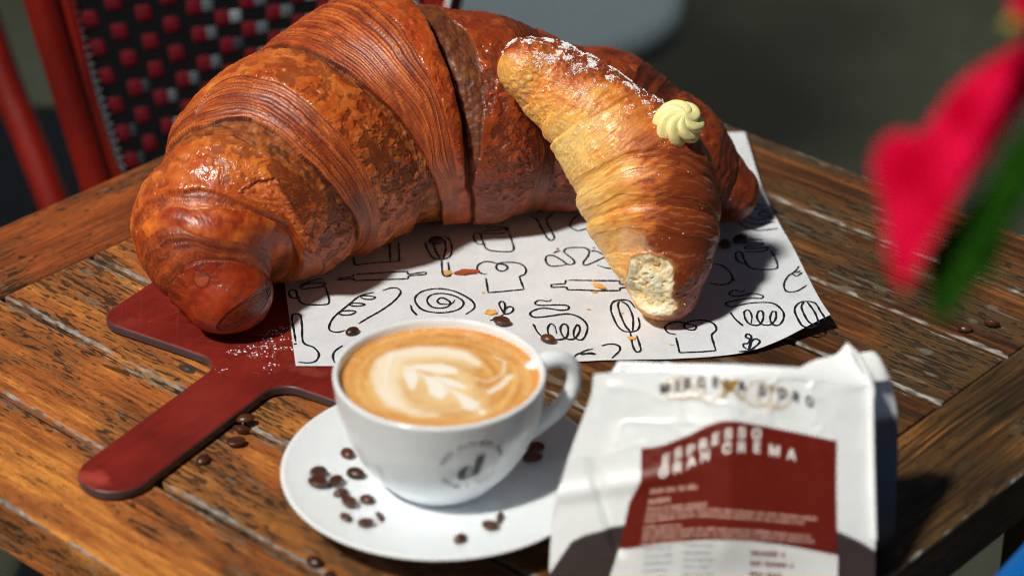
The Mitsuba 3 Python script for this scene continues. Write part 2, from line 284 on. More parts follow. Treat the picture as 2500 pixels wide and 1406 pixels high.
ESP_LINE = [[-254, 586], [-192, 623], [-149, 636], [-103, 661], [-46, 692], [11, 720], [66, 730], [151, 726]]
GRAN_LINE = [[-263, 532], [-211, 552], [-171, 567], [-116, 600], [-60, 625], [4, 655], [60, 665], [140, 667], [210, 656], [253, 649], [314, 636]]
# ================================================================ ground
def ground_color(p, n, uv):
    f = fbm(p.x * 2.2, p.y * 2.2, 0.0, 4)
    g = noise(p.x * 60, p.y * 60)
    c = mix(L(38, 41, 33), L(68, 71, 61), f * 0.75 + g * 0.25)
    # shade beyond the table, painted softly into the ground colour
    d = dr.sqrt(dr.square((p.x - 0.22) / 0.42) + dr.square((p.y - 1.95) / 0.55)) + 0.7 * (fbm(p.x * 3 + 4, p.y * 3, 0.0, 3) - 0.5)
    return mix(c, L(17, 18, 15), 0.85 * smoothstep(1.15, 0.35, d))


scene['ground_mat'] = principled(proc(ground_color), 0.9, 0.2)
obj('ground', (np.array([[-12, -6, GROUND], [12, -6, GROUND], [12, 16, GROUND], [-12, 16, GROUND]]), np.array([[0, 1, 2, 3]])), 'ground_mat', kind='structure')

# ================================================================ table: nine planks between two end rails
PHI = -0.7253
TA = np.array([math.cos(PHI), math.sin(PHI), 0])      # along the planks
TN = np.array([-math.sin(PHI), math.cos(PHI), 0])     # across them, away from the camera
A0, A1, A2, A3 = -0.336, -0.2705, 0.178, 0.2438       # rail | planks | rail
N1, PW = 0.3252, 0.06384                              # far edge, plank pitch
N0 = N1 - 9 * PW
KNOT_A = float(np.dot([*np.array(KNOT[0]) * 1e-4, 0], TA))
KNOT_N = float(np.dot([*np.array(KNOT[0]) * 1e-4, 0], TN))


def wood_parts(u, v, k, e):
    """u along the grain, v across, k board number, e metres to the nearest board edge."""
    vw = v + 0.0016 * (noise(u * 16 + k * 3, v * 20) - 0.5)                 # the grain wanders
    big = fbm(u * 13 + k * 7.7, vw * 46 + k * 3.3, 0.0, 4)
    grain = fbm(u * 34 + k * 5.1, vw * 460 + k * 9.0, 0.0, 3)
    fine = noise(u * 60 + k, vw * 1700)
    region = fbm(u * 15 + k * 2.9, v * 44 + k * 11.3, 0.0, 3)
    dash = noise(u * 150 + k * 31 + 2.5 * noise(v * 300, u * 40), vw * 720 + k * 17)
    dash2 = noise(u * 210 + k * 13, vw * 1050 + k * 5)
    pit = smoothstep(0.87, 1.00, dash + 0.85 * (region - 0.38)) * (0.70 + 0.30 * fine)
    pit2 = smoothstep(0.92, 1.06, dash2 + 0.7 * (region - 0.36))
    stripe = smoothstep(0.48, 0.66, noise(u * 9 + k * 3, vw * 520)) * smoothstep(0.40, 0.60, fbm(u * 4 + k * 17, v * 12, 3.0, 2))
    ec = noise(u * 170 + k * 3, v * 300) * 0.55 + 0.45 * noise(u * 30 + k, v * 50)
    chip = smoothstep(0.0022, 0.0004, e + 0.0044 * (ec - 0.42))
    return big, grain, fine, region, dr.maximum(pit, 0.85 * pit2), stripe, chip


def wood_mix(u, v, k, e, light, mid, dark, tone, worn):
    big, grain, fine, region, pit, stripe, chip = wood_parts(u, v, k, e)
    light, mid, dark = mix(light, L(138, 84, 42), worn), mix(mid, L(98, 58, 30), worn), mix(dark, L(58, 36, 22), worn)
    t = 0.5 + 0.75 * (big - 0.5) + 0.50 * (grain - 0.5) + tone
    c = mix(mid, light, smoothstep(0.42, 0.78, t))
    c = mix(dark, c, smoothstep(0.10, 0.44, t))
    c = c * (0.70 + 0.34 * grain + 0.30 * fine)
    pore = smoothstep(0.66, 0.80, noise(u * 260 + k * 3, v * 2300 + k * 9))
    c = mix(c, L(52, 34, 22), 0.45 * pore)
    c = mix(c, L(46, 30, 20), (0.14 + 0.5 * worn) * stripe)
    c = mix(c, L(86, 68, 44), (0.42 + 0.25 * worn) * smoothstep(0.44, 0.66, region))
    c = mix(c, L(36, 34, 29), 0.92 * pit)
    c = mix(c, L(134, 126, 112), 0.40 * smoothstep(0.80, 0.90, noise(u * 70 + 9, v * 300 + k)) * smoothstep(0.48, 0.62, region))
    gray = mix(L(70, 66, 60), L(178, 176, 170), noise(u * 280 + 5, v * 700))
    return mix(c, gray, 0.85 * chip), pit, grain, chip


def plank_uvk(p):
    u = p.x * float(TA[0]) + p.y * float(TA[1])
    v = p.x * float(TN[0]) + p.y * float(TN[1])
    q = (N1 - v) / PW
    v = v + p.z
    k = dr.clip(dr.floor(q), 0, 8)
    f = q - k
    return u, v, k, dr.minimum(f, 1 - f) * PW - 0.0021


def plank_color(p, n, uv):
    u, v, k, e = plank_uvk(p)
    e = e + 0.02 * smoothstep(-0.0016, -0.0034, p.z)
    r = cell_rand(k, 3.0)
    tone = 0.16 * (r - 0.5) + 0.04 - 0.10 * smoothstep(-0.12, 0.14, u + 0.35 * v - 0.05)
    c, pit, grain, chip = wood_mix(u, v, k, e, L(214, 138, 64), L(172, 98, 48), L(112, 64, 34), tone, smoothstep(-0.16, 0.06, u + 0.35 * v))
    # one knot with grey heart, by the board's front left corner
    d = dr.sqrt(dr.square((u - KNOT_A) / 0.0085) + dr.square((v - KNOT_N) / 0.0038)) + 0.35 * noise(u * 500, v * 700)
    c = mix(L(62, 56, 48), c, smoothstep(0.75, 1.1, d))
    return mix(L(120, 116, 106), c, smoothstep(0.2, 0.5, d))


def plank_bump(p, n, uv):
    u, v, k, e = plank_uvk(p)
    big, grain, fine, region, pit, stripe, chip = wood_parts(u, v, k, e)
    return 0.00022 * grain + 0.00008 * fine - 0.00042 * pit - 0.00012 * stripe - 0.0003 * chip * fine


def rail_uvk(p):
    u = p.x * float(TN[0]) + p.y * float(TN[1])
    v = p.x * float(TA[0]) + p.y * float(TA[1])
    k = dr.select(v < 0, 21.0, 34.0)
    e = dr.minimum(v - A0, A3 - v)
    return u, v + p.z, k, e + 0.0008


def rail_color(p, n, uv):
    u, v, k, e = rail_uvk(p)
    e = e + 0.02 * smoothstep(-0.0016, -0.0034, p.z)
    tone = dr.select(v < 0, 0.04, -0.04)
    c, pit, grain, chip = wood_mix(u, v, k, e, L(164, 84, 40), L(138, 68, 34), L(96, 52, 30), tone, dr.select(v < 0, 0.10, 1.4))
    return c


def rail_bump(p, n, uv):
    u, v, k, e = rail_uvk(p)
    big, grain, fine, region, pit, stripe, chip = wood_parts(u, v, k, e)
    return 0.0002 * grain + 0.00008 * fine - 0.0004 * pit - 0.0001 * stripe - 0.0003 * chip * fine


def seam_color(p, n, uv):
    u, v, k, e = plank_uvk(p)
    m = smoothstep(0.50, 0.82, noise(u * 60, v * 500) * 0.6 + 0.5 * noise(u * 300, v * 1200))
    return mix(L(24, 20, 18), L(120, 116, 108), 0.7 * m)


scene['plank_mat'] = principled(proc(plank_color), 0.42, 0.45, proc(plank_bump, 4e-4))
scene['rail_mat'] = principled(proc(rail_color), 0.45, 0.45, proc(rail_bump, 4e-4))
scene['seam_mat'] = principled(proc(seam_color), 0.8, 0.3)
scene['dark_wood'] = principled(lin(60, 36, 22), 0.6, 0.4)


def board_box(u0, u1, v0, v1, z0, z1, ax, ay, ch, ends=0.0006):
    """Chamfered board, u along ax, v along ay; its upper faces are split so the chamfers stay crisp."""
    prof = [(v0, z0), (v1, z0), (v1, z1 - ch), (v1 - ch * 0.35, z1 - ch * 0.3), (v1 - ch * 1.2, z1), (v0 + ch * 1.2, z1), (v0 + ch * 0.35, z1 - ch * 0.3), (v0, z1 - ch)]
    ring = []
    for u, dz in ((u0, ends), (u0 + ends, 0), (u1 - ends, 0), (u1, ends)):
        ring.append([ax * u + ay * v + np.array([0, 0, z - (dz if z > z1 - ch * 1.5 else 0)]) for v, z in prof])
    v = np.array(ring).reshape(-1, 3)
    m = len(prof)
    f = grid_faces(4, m, True)
    fan = np.array([[0, i, i + 1] for i in range(1, m - 1)])
    f = np.vstack([f, fan[:, ::-1], fan + 3 * m])
    t = trimesh.Trimesh(v, f, process=False)
    t.fix_normals()
    return t


table = thing('wooden_table', 'weathered brown slatted wooden table carrying the pastries, cup and bag', 'table')
rngp = np.random.default_rng(5)
THICK = 0.030
for k in range(9):
    top = -float(rngp.uniform(0, 0.0004))
    obj('plank', board_box(A1 + 0.0004, A2 - 0.0004, N1 - (k + 1) * PW + 0.0021, N1 - k * PW - 0.0021, -THICK, top, TA, TN, 0.0011), 'plank_mat', table)
for k in range(1, 10):
    z = -0.0040
    v = N1 - k * PW
    if k < 9:
        obj('seam', board_box(A1 + 0.0004, A2 - 0.0004, v - 0.0026, v + 0.0026, -THICK + 0.002, z, TA, TN, 0.0003), 'seam_mat', table)
for u0, u1 in ((A0, A1), (A2, A3)):
    obj('end_rail', board_box(N0 + 0.0013, N1 - 0.0013, u0, u1, -THICK, -0.0001, TN, TA, 0.0013), 'rail_mat', table)
for su in (A0 + 0.06, A3 - 0.06):
    for sv in (N0 + 0.06, N1 - 0.06):
        c = TA * su + TN * sv
        lg = trimesh.creation.box((0.04, 0.04, -THICK - GROUND - 0.001))
        lg.apply_transform(trimesh.transformations.rotation_matrix(PHI, [0, 0, 1]))
        lg.apply_translation([c[0], c[1], (GROUND - THICK) / 2])
        obj('leg', lg, 'dark_wood', table)

# ================================================================ cutting board
BC = np.array([-0.2256, 0.0547])
B1, B2 = np.array([0.8555, -0.5178]), np.array([0.5178, 0.8555])
BOARD_Z = 0.0060
_b = sg.box(0, 0, 0.207, 0.255).union(sg.Point(0.1034, -0.1095).buffer(0.0186, 32)).union(sg.box(0.1034 - 0.0186, -0.1095, 0.1034 + 0.0186, 0.01))
_b = _b.buffer(0.013, 24).buffer(-0.027, 24).buffer(0.014, 24)
_xy = np.array(_b.exterior.segmentize(0.0025).coords)[:-1]
_xy = BC + _xy[:, :1] * B1 + _xy[:, 1:] * B2


def board_color(p, n, uv):
    x = (p.x - float(BC[0])) * float(B1[0]) + (p.y - float(BC[1])) * float(B1[1])
    y = (p.x - float(BC[0])) * float(B2[0]) + (p.y - float(BC[1])) * float(B2[1])
    f = fbm(x * 40, y * 40, 0.0, 4)
    g = noise(x * 500, y * 120)
    c = mix(L(84, 20, 16), L(140, 39, 30), f * 0.8 + 0.2 * g)
    body = smoothstep(-0.01, 0.02, y)
    for a, fr, sd in ((0.35, 150.0, 1.0), (2.2, 190.0, 5.0), (1.2, 130.0, 9.0)):     # knife marks
        q = x * math.cos(a) + y * math.sin(a)
        w = -x * math.sin(a) + y * math.cos(a)
        cell = dr.floor(w * fr)
        off = dr.abs(w * fr - cell - 0.5 - 0.3 * (noise(q * 25, cell) - 0.5))
        on = smoothstep(0.62, 0.8, noise(q * 22 + cell * 5.3, cell * 1.7 + sd))
        c = mix(c, L(196, 110, 80), 0.24 * body * on * noise(x * 700, y * 700) * smoothstep(0.06, 0.015, off))
    wear = smoothstep(0.62, 0.8, fbm(x * 60 + 3, y * 60, 0.0, 3)) * body
    c = mix(c, L(156, 72, 60), 0.35 * wear)
    tip = smoothstep(0.010, 0.004, dr.sqrt(dr.square((x - 0.098) / 1.6) + dr.square(y + 0.1205)) + 0.003 * noise(x * 300, y * 300))
    c = mix(c, L(186, 74, 60), 0.7 * tip)
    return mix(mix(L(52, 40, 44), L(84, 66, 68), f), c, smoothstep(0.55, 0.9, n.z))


scene['board_mat'] = principled(proc(board_color), 0.42, 0.45, proc(lambda p, n, uv: 0.00010 * fbm(p.x * 320, p.y * 320, 0.0, 2), 6e-4))
obj('cutting_board', slab(_xy, 0.0004, BOARD_Z, 0.0017), 'board_mat', smooth=40,
    label='dark red cutting board with a long handle lying under the giant croissant', cat='cutting board')

# ================================================================ printed paper sheet
PCX, PCY = PAPER_CORNER


def paper_z(x, y):
    X = (x - BC[0]) * B1[0] + (y - BC[1]) * B1[1]
    z = 0.0068 - 0.0056 * sstep(0.205, 0.240, X)
    d = np.hypot(x - PCX, y - PCY)
    return z + 0.0100 * np.clip(1 - d / 0.075, 0, 1) ** 1.8


def m4(a):
    return np.array(a, float) * 1e-4


_n = 150
_front, _rightc, _left = spline(m4(PAPER_FRONT), _n), spline(m4(PAPER_RIGHT), _n), m4(PAPER_LEFT)
_ldir = _left[2] - _left[0]
_leftc = _left[0] + np.linspace(0, 1, _n)[:, None] * (_ldir / np.linalg.norm(_ldir) * 0.255)
_back = _leftc[-1] + np.linspace(0, 1, _n)[:, None] * (_rightc[-1] - _leftc[-1])
s_, t_ = np.meshgrid(np.linspace(0, 1, _n), np.linspace(0, 1, _n), indexing='ij')
_P = ((1 - t_)[..., None] * _front[:, None] + t_[..., None] * _back[:, None] + (1 - s_)[..., None] * _leftc[None] + s_[..., None] * _rightc[None]
      - ((1 - s_) * (1 - t_))[..., None] * _front[0] - (s_ * (1 - t_))[..., None] * _front[-1] - ((1 - s_) * t_)[..., None] * _back[0] - (s_ * t_)[..., None] * _back[-1])
_edge = np.minimum(np.minimum(s_, 1 - s_), np.minimum(t_, 1 - t_)) * 0.27
_wob = meshkit.noise(np.stack([_P[..., 0] * 1400, _P[..., 1] * 1400, 0 * s_], -1), 3) - 0.5
_xy = _P.reshape(-1, 2)
_z = paper_z(_xy[:, 0], _xy[:, 1])
_top = np.column_stack([_xy, _z])
_v = np.vstack([_top, _top - [0, 0, 0.00012]])
_f = grid_faces(_n, _n)
_pm = trimesh.Trimesh(np.vstack([_v]), np.vstack([_f, _f[:, ::-1] + _n * _n]), process=False)


def paper_color(p, n, uv):
    f = fbm(p.x * 90, p.y * 90, 0.0, 4)
    g = noise(p.x * 700 + 3 * noise(p.y * 200, p.x * 200), p.y * 350)
    return mix(L(204, 207, 214), L(226, 228, 233), f * 0.75 + g * 0.3)


scene['paper_mat'] = principled(proc(paper_color), 0.55, 0.3, proc(lambda p, n, uv: 0.00025 * fbm(p.x * 60, p.y * 60, 0.0, 3), 8e-4))
scene['ink_mat'] = principled(lin(26, 28, 34), 0.6, 0.3)
paper = obj('paper_sheet', _pm, 'paper_mat', smooth=40, label='white waxed paper with black line drawings, right corner curling up', cat='paper')
for kind, strokes in PRINTS:
    obj('printed_' + kind, cat(*[ribbon(m4(s), 0.00118, paper_z, 0.00030) for s in strokes]), 'ink_mat', paper)
# ================================================================ saucer and cup
CUP = np.array([-0.034, -0.1085, 0.0])
SAUCER = [(0.0, 0.0140), (0.030, 0.0140), (0.0345, 0.0141), (0.040, 0.0146), (0.050, 0.0157), (0.062, 0.0176), (0.071, 0.0195), (0.0748, 0.0206), (0.0762, 0.0209), (0.0770, 0.0203), (0.0768, 0.0193),
          (0.072, 0.0168), (0.062, 0.0138), (0.052, 0.0112), (0.0475, 0.0090), (0.0460, 0.0016), (0.0440, 0.0012), (0.0425, 0.0060), (0.038, 0.0100), (0.0, 0.0104)]


def saucer_z(x, y):
    r = np.hypot(x - CUP[0], y - CUP[1])
    return np.interp(r, [p[0] for p in SAUCER[:9]], [p[1] for p in SAUCER[:9]])


def porcelain(p, n, uv):
    return mix(L(226, 231, 236), L(235, 239, 243), fbm(p.x * 30, p.y * 30, p.z * 30, 2))


scene['porcelain'] = principled(proc(porcelain), 0.16, 0.5, clearcoat=0.6, clearcoat_gloss=0.95)
_pr = spline(SAUCER, 120)
_m = lathe(_pr, 160)
_m.apply_translation(CUP)
obj('saucer', _m, 'porcelain', smooth=50, label='white porcelain saucer scattered with coffee beans under the cup', cat='saucer')

K = 0.932
CUPP = [(0.0, 0.0040), (0.0225, 0.0040), (0.0232, 0.0006), (0.0240, 0.0000), (0.0256, 0.0002), (0.0268, 0.0016), (0.0310, 0.0068), (0.0372, 0.0150), (0.0430, 0.0255), (0.0468, 0.0365), (0.0489, 0.0475), (0.0500, 0.0575),
        (0.0505, 0.0625), (0.0503, 0.0638), (0.0494, 0.0644), (0.0484, 0.0640), (0.0478, 0.0630), (0.0470, 0.0570), (0.0455, 0.0460), (0.0415, 0.0310), (0.034, 0.0175), (0.022, 0.0095), (0.0, 0.0075)]
CUP_Z = 0.0144
cupp = spline(np.array(CUPP) * [1, K], 200)
cup = thing('coffee_cup', 'white porcelain cup of latte with a leaf pattern in the foam', 'cup')
_m = lathe(cupp, 180)
_m.apply_translation(CUP + [0, 0, CUP_Z])
obj('body', _m, 'porcelain', cup, smooth=50)
HAZ = math.radians(17)
_h = np.array([(0.0450, 0.0550), (0.0515, 0.0600), (0.0590, 0.0606), (0.0650, 0.0562), (0.0672, 0.0482), (0.0655, 0.0395), (0.0600, 0.0310), (0.0520, 0.0240), (0.0435, 0.0190), (0.038, 0.0170)]) * [1, K]
_hp = np.column_stack([_h[:, 0] * math.cos(HAZ), _h[:, 0] * math.sin(HAZ), _h[:, 1]]) + CUP + [0, 0, CUP_Z]
obj('handle', tube(_hp, [0.0046, 0.0044, 0.0042, 0.0040, 0.0040, 0.0040, 0.0040, 0.0042, 0.0046, 0.005], 28, 80, squash=1.0), 'porcelain', cup, smooth=50)

# the latte: fine polar sheet whose colour follows the poured foam
COFFEE_Z = CUP_Z + 0.0590 * K
FOAM = np.array(0)
nr, na = 110, 300
rr = np.linspace(0, 1, nr) * 0.04735
aa = np.arange(na) * 2 * np.pi / na
cx, cy = (rr[:, None] * np.cos(aa)).ravel(), (rr[:, None] * np.sin(aa)).ravel()
wx = cx + 0.0022 * (meshkit.fbm(np.column_stack([cx * 90, cy * 90, 0 * cx]), 3, 1) - 0.5)
wy = cy + 0.0022 * (meshkit.fbm(np.column_stack([cx * 90, cy * 90, 0 * cx + 7]), 3, 2) - 0.5)
pts = shapely.points(np.column_stack([wx, wy]))


def soft(poly, w):
    g = sg.Polygon(np.array(poly) * 1e-4)
    g = g if g.is_valid else g.buffer(0)
    d = shapely.distance(g, pts)
    inside = shapely.contains(g, pts)
    d = np.where(inside, -shapely.distance(g.exterior if g.geom_type == 'Polygon' else g.boundary, pts), d)
    return 1 - sstep(-w, w, d)


def stroke(line, r, w):
    return 1 - sstep(r - w, r + w, shapely.distance(sg.LineString(np.array(line) * 1e-4), pts))


ang, rad = np.arctan2(wy, wx), np.hypot(wx, wy)
swirl = meshkit.fbm(np.column_stack([ang * 1.1 + rad * 60, rad * 330, 0 * rad]), 4, 5)
swirl2 = meshkit.fbm(np.column_stack([wx * 240, wy * 240, 0 * rad]), 4, 9)
crema = lerp(lin(208, 134, 58), lin(242, 192, 120), np.clip(1.5 * swirl - 0.25 + 0.5 * (swirl2 - 0.5), 0, 1)[:, None])
crema = lerp(crema, lin(216, 138, 50), (0.5 * sstep(0.041, 0.047, rad))[:, None])
pale = np.clip(soft(FOAM_BAND, 0.0030) * (0.86 + 0.35 * swirl), 0, 1)
crema = lerp(crema, lin(252, 240, 220), (0.95 * pale)[:, None])
pale2 = soft(FOAM_HAZE, 0.0050) * (0.35 + 0.6 * swirl)
crema = lerp(crema, lin(250, 222, 172), np.clip(pale2, 0, 1)[:, None] * 0.9)
white = np.zeros(len(cx))
for q in FOAM_LEAVES:
    white = np.maximum(white, soft(q, 0.0013))
for q, r in FOAM_STROKES:
    white = np.maximum(white, stroke(q, r, 0.0008) * (0.8 if r > 0.0008 else 0.6))
crema = lerp(crema, lin(252, 246, 236), (0.96 * white)[:, None])
bub = meshkit.noise(np.column_stack([cx * 900, cy * 900, 0 * cx]), 4)
crema = lerp(crema, lin(248, 232, 205), (0.55 * sstep(0.78, 0.90, bub) * sstep(0.030, 0.045, rad))[:, None])
_v = np.column_stack([cx + CUP[0], cy + CUP[1], COFFEE_Z + 0.0006 * sstep(0.0455, 0.0473, rad) + 0 * cx])
scene['latte_mat'] = principled(VC, 0.30, 0.4)
obj('latte', trimesh.Trimesh(_v, grid_faces(nr, na, True), process=False), 'latte_mat', cup, smooth=True, color=crema, label='tan latte surface with a white foam leaf')

# the printed roundel: a bold d inside a ring of tiny lettering, laid on the cup's curved wall
_ia = np.argmin(np.abs(cupp[:, 1] - 0.012))
outer = cupp[:int(np.argmax(cupp[:, 1]))]


def on_cup(xy, lift=0.00015):
    """(metres to the right, metres up along the wall) about the roundel's centre -> the outer wall."""
    xy = np.asarray(xy, float)
    seg = np.concatenate([[0], np.cumsum(np.linalg.norm(np.diff(outer, axis=0), axis=1))])
    s0 = np.interp(LOGO[1], outer[:, 1][20:], seg[20:])
    s = s0 + xy[:, 1]
    r, z = np.interp(s, seg, outer[:, 0]), np.interp(s, seg, outer[:, 1])
    tr, tz = np.interp(s, seg, np.gradient(outer[:, 0], seg)), np.interp(s, seg, np.gradient(outer[:, 1], seg))
    a = LOGO[0] + xy[:, 0] / np.interp(s0, seg, outer[:, 0])
    rr_, zz_ = r + lift * tz, z - lift * tr
    return np.column_stack([rr_ * np.cos(a), rr_ * np.sin(a), zz_]) + CUP + [0, 0, CUP_Z]


def flat_mesh(geom, step=0.0006):
    """Triangulated flat print, cut fine enough to bend."""
    out = []
    for g in getattr(geom, 'geoms', [geom]):
        x0, y0, x1, y1 = g.bounds
        for i in range(max(1, math.ceil((x1 - x0) / step))):
            for j in range(max(1, math.ceil((y1 - y0) / step))):
                c = g.intersection(sg.box(x0 + i * step, y0 + j * step, x0 + (i + 1) * step, y0 + (j + 1) * step))
                for h in getattr(c, 'geoms', [c]):
                    if h.geom_type == 'Polygon' and h.area > 1e-11:
                        v, f = trimesh.creation.triangulate_polygon(h, engine='earcut')
                        out.append(trimesh.Trimesh(np.column_stack([v, 0 * v[:, 0]]), f, process=False))
    return cat(*out)


def glyph(ch, height, bold=True):
    """Outline of a character as a shapely shape, height metres tall."""
    m = meshkit.text_mesh(ch, height, 0.001, bold)
    tri = m.triangles[(m.face_normals[:, 2] > 0.9)][:, :, :2]
    return shapely.union_all([sg.Polygon(t).buffer(1e-6) for t in tri])


_d = sg.Polygon([(1128, 622), (1150, 606), (1246, 592), (1190, 905), (1085, 925), (1100, 860)]).buffer(4)
_bowl = shapely.affinity.rotate(shapely.affinity.scale(sg.Point(0, 0).buffer(1, 32), 92, 124), 24)
_bowl = shapely.affinity.translate(_bowl, 990, 850)
_hole = shapely.affinity.translate(shapely.affinity.rotate(shapely.affinity.scale(sg.Point(0, 0).buffer(1, 32), 22, 84), 17), 1036, 845)
_d = _d.union(_bowl).difference(_hole)
PXM = 1.24 / 6191.7 / 5.4
_d = shapely.affinity.affine_transform(_d, [PXM, 0, 0, -PXM * 1.12, -1085 * PXM, 770 * PXM * 1.12])
scene['cup_print'] = principled(lin(20, 25, 30), 0.35, 0.4)
_m = flat_mesh(_d)
_m = trimesh.Trimesh(on_cup(_m.vertices[:, :2]), _m.faces, process=False)
obj('roundel_letter', _m, 'cup_print', cup)
rl = np.random.default_rng(11)
marks = []
for a0, a1, cnt in ((168, 128, 5), (120, 52, 9), (44, 10, 5), (203, 250, 7), (264, 270, 1), (284, 330, 6)):      # words of the ring; too small to read in the photograph
    for i in range(cnt):
        a = math.radians(a0 + (a1 - a0) * (i + 0.5) / cnt)
        R = 0.0148
        for _ in range(2):
            o = np.array([R * math.cos(a), R * math.sin(a)])
            t = np.array([-math.sin(a), math.cos(a)])
            q = o / R
            b = sg.LineString([o - q * 0.0009 + t * rl.uniform(-0.0005, 0.0005), o + q * 0.0009 + t * rl.uniform(-0.0005, 0.0005)]).buffer(0.00030, 2)
            marks.append(b)
    
_m = flat_mesh(shapely.union_all(marks), 0.004)
obj('roundel_ring', trimesh.Trimesh(on_cup(_m.vertices[:, :2]), _m.faces, process=False), 'cup_print', cup)
# ================================================================ croissants: a swept roll, its dough bands laid out in (s, theta)
class Roll:
    """s = metres along the spine from the first tip, theta = angle round it (0 on top, +90 degrees towards the camera side)."""

    def __init__(self, knots, base=None, flat=0.25, tip0=1.0, tip1=1.0):
        k = np.asarray(knots, float)                       # x, y, z, radius
        c = spline(k, 400)
        seg = np.concatenate([[0], np.cumsum(np.linalg.norm(np.diff(c[:, :3], axis=0), axis=1))])
        r0, r1 = c[0, 3] * tip0, c[-1, 3] * tip1
        t0, t1 = c[0, :3] - c[6, :3], c[-1, :3] - c[-7, :3]
        t0, t1 = t0 / np.linalg.norm(t0), t1 / np.linalg.norm(t1)
        a = np.linspace(np.pi / 2, 0, 40)[:-1]             # rounded ends
        pre = np.column_stack([c[0, :3] + np.sin(a)[:, None] * r0 * t0, c[0, 3] * np.cos(a)])
        b = np.linspace(0, np.pi / 2, 40)[1:]
        post = np.column_stack([c[-1, :3] + np.sin(b)[:, None] * r1 * t1, c[-1, 3] * np.cos(b)])
        self.c = np.vstack([pre, c, post])
        self.s = np.concatenate([r0 - r0 * np.sin(a), r0 + seg, r0 + seg[-1] + r1 * np.sin(b)])
        self.length = self.s[-1]
        tn = np.gradient(self.c[:, :3], axis=0)
        tn[:40], tn[-40:] = -t0, t1
        ker = np.hanning(41) / np.hanning(41).sum()
        tn /= np.linalg.norm(tn, axis=1, keepdims=True)
        pad = np.vstack([np.repeat(tn[:1], 20, 0), tn, np.repeat(tn[-1:], 20, 0)])
        tn = np.stack([np.convolve(pad[:, i], ker, 'valid') for i in range(3)], 1)
        self.t = tn / np.linalg.norm(tn, axis=1, keepdims=True)
        self.base, self.flat = base, flat
        # the rounded ends run into the body without a crease
        u = np.linspace(0, self.length, 1500)
        R = np.interp(u, self.s, self.c[:, 3])
        sg_ = 0.0042 / (u[1] - u[0])
        kk = np.exp(-0.5 * (np.arange(-int(4 * sg_), int(4 * sg_) + 1) / sg_) ** 2)
        m = len(kk) // 2
        Rs = np.convolve(np.concatenate([-R[m:0:-1], R, -R[-2:-m - 2:-1]]), kk / kk.sum(), 'valid')
        for sj in (r0, r0 + seg[-1]):
            w = np.exp(-((self.s - sj) / 0.0075) ** 2)
            self.c[:, 3] = self.c[:, 3] * (1 - w) + w * np.interp(self.s, u, Rs)
        self.c[0, 3] = self.c[-1, 3] = 0.0

    def frame(self, s):
        c = np.stack([np.interp(s, self.s, self.c[:, i]) for i in range(4)], -1)
        t = np.stack([np.interp(s, self.s, self.t[:, i]) for i in range(3)], -1)
        t /= np.linalg.norm(t, axis=-1, keepdims=True)
        v = np.cross(t, [0, 0, 1.0])
        v /= np.linalg.norm(v, axis=-1, keepdims=True)
        u = np.cross(v, t)
        return c, t, u, v

    def point(self, s, th, off=0.0):
        """off: metres outwards from the plain roll."""
        c, t, u, v = self.frame(s)
        r = c[..., 3]
        fade = np.clip(r / (0.35 * np.max(self.c[:, 3])), 0, 1)
        r = r + off * fade
        p = c[..., :3] + (r * np.cos(th))[..., None] * u + (r * np.sin(th))[..., None] * v
        if self.base is not None:
            z0 = self.base(s) if callable(self.base) else self.base
            d = p[..., 2] - z0
            k = 0.010
            p = p.copy()
            p[..., 2] = z0 + np.where(d > k, d, k * np.exp(np.minimum(d / k - 1, 0)))   # settles softly on what carries it
        return p


def theta_grid(front, back, lo, hi):
    """Angles, dense between lo and hi (the side one can see), coarse on the rest."""
    a = np.linspace(lo, hi, front, endpoint=False)
    b = np.linspace(hi, lo + 2 * np.pi, back, endpoint=False)
    return np.concatenate([a, b])
def edge_fn(pts, wrap_lo=-1.9, wrap_hi=2.3):
    """Dough edge s(theta): through the measured points, held beyond them."""
    q = sorted([(t, s) for s, t in pts if -1.7 < t < 2.05])
    t, s = np.array([a for a, _ in q]), np.array([b for _, b in q])
    if len(t) == 1:
        return lambda th: s[0] + 0.004 * (th - t[0])
    lo = (s[1] - s[0]) / max(t[1] - t[0], 0.15)
    hi = (s[-1] - s[-2]) / max(t[-1] - t[-2], 0.15)
    lo, hi = np.clip([lo, hi], -0.012, 0.012)
    tt = np.concatenate([[t[0] - 1.2], t, [t[-1] + 1.0]])
    ss = np.concatenate([[s[0] - 0.7 * lo], s, [s[-1] + 0.7 * hi]])
    from scipy.interpolate import PchipInterpolator
    f = PchipInterpolator(tt, ss)
    return lambda th: f(np.clip(th, tt[0], tt[-1]))


def ns3(p, sx, sy, sz, seed, octv=3):
    return meshkit.fbm(np.stack([p[0] * sx, p[1] * sy, p[2] * sz], -1), octv, seed)


def rnd_of(i, seed):
    x = np.sin(i * 12.9898 + seed * 78.233) * 43758.5453
    return x - np.floor(x)


def zones_of(roll, edges, s, th, jit, seed):
    """Zone index, fraction inside the zone and distances (m) to its two edges, with slightly wandering edges."""
    B = np.stack([edge_fn(e)(th) for e in edges], 0)
    B = B + jit * (ns3((s, th, 0 * s), 60, 4.0, 1, seed, 3) - 0.5)
    for i in range(1, len(B)):
        B[i] = np.maximum(B[i], B[i - 1] + 0.0012)
    B = np.concatenate([np.full((1, *s.shape), -1e-4), B, np.full((1, *s.shape), roll.length + 1e-4)])
    z = np.zeros(s.shape, int)
    for i in range(1, len(B) - 1):
        z += s >= B[i]
    lo, hi = np.take_along_axis(B, z[None], 0)[0], np.take_along_axis(B, z[None] + 1, 0)[0]
    return z, (s - lo) / (hi - lo), s - lo, hi - s


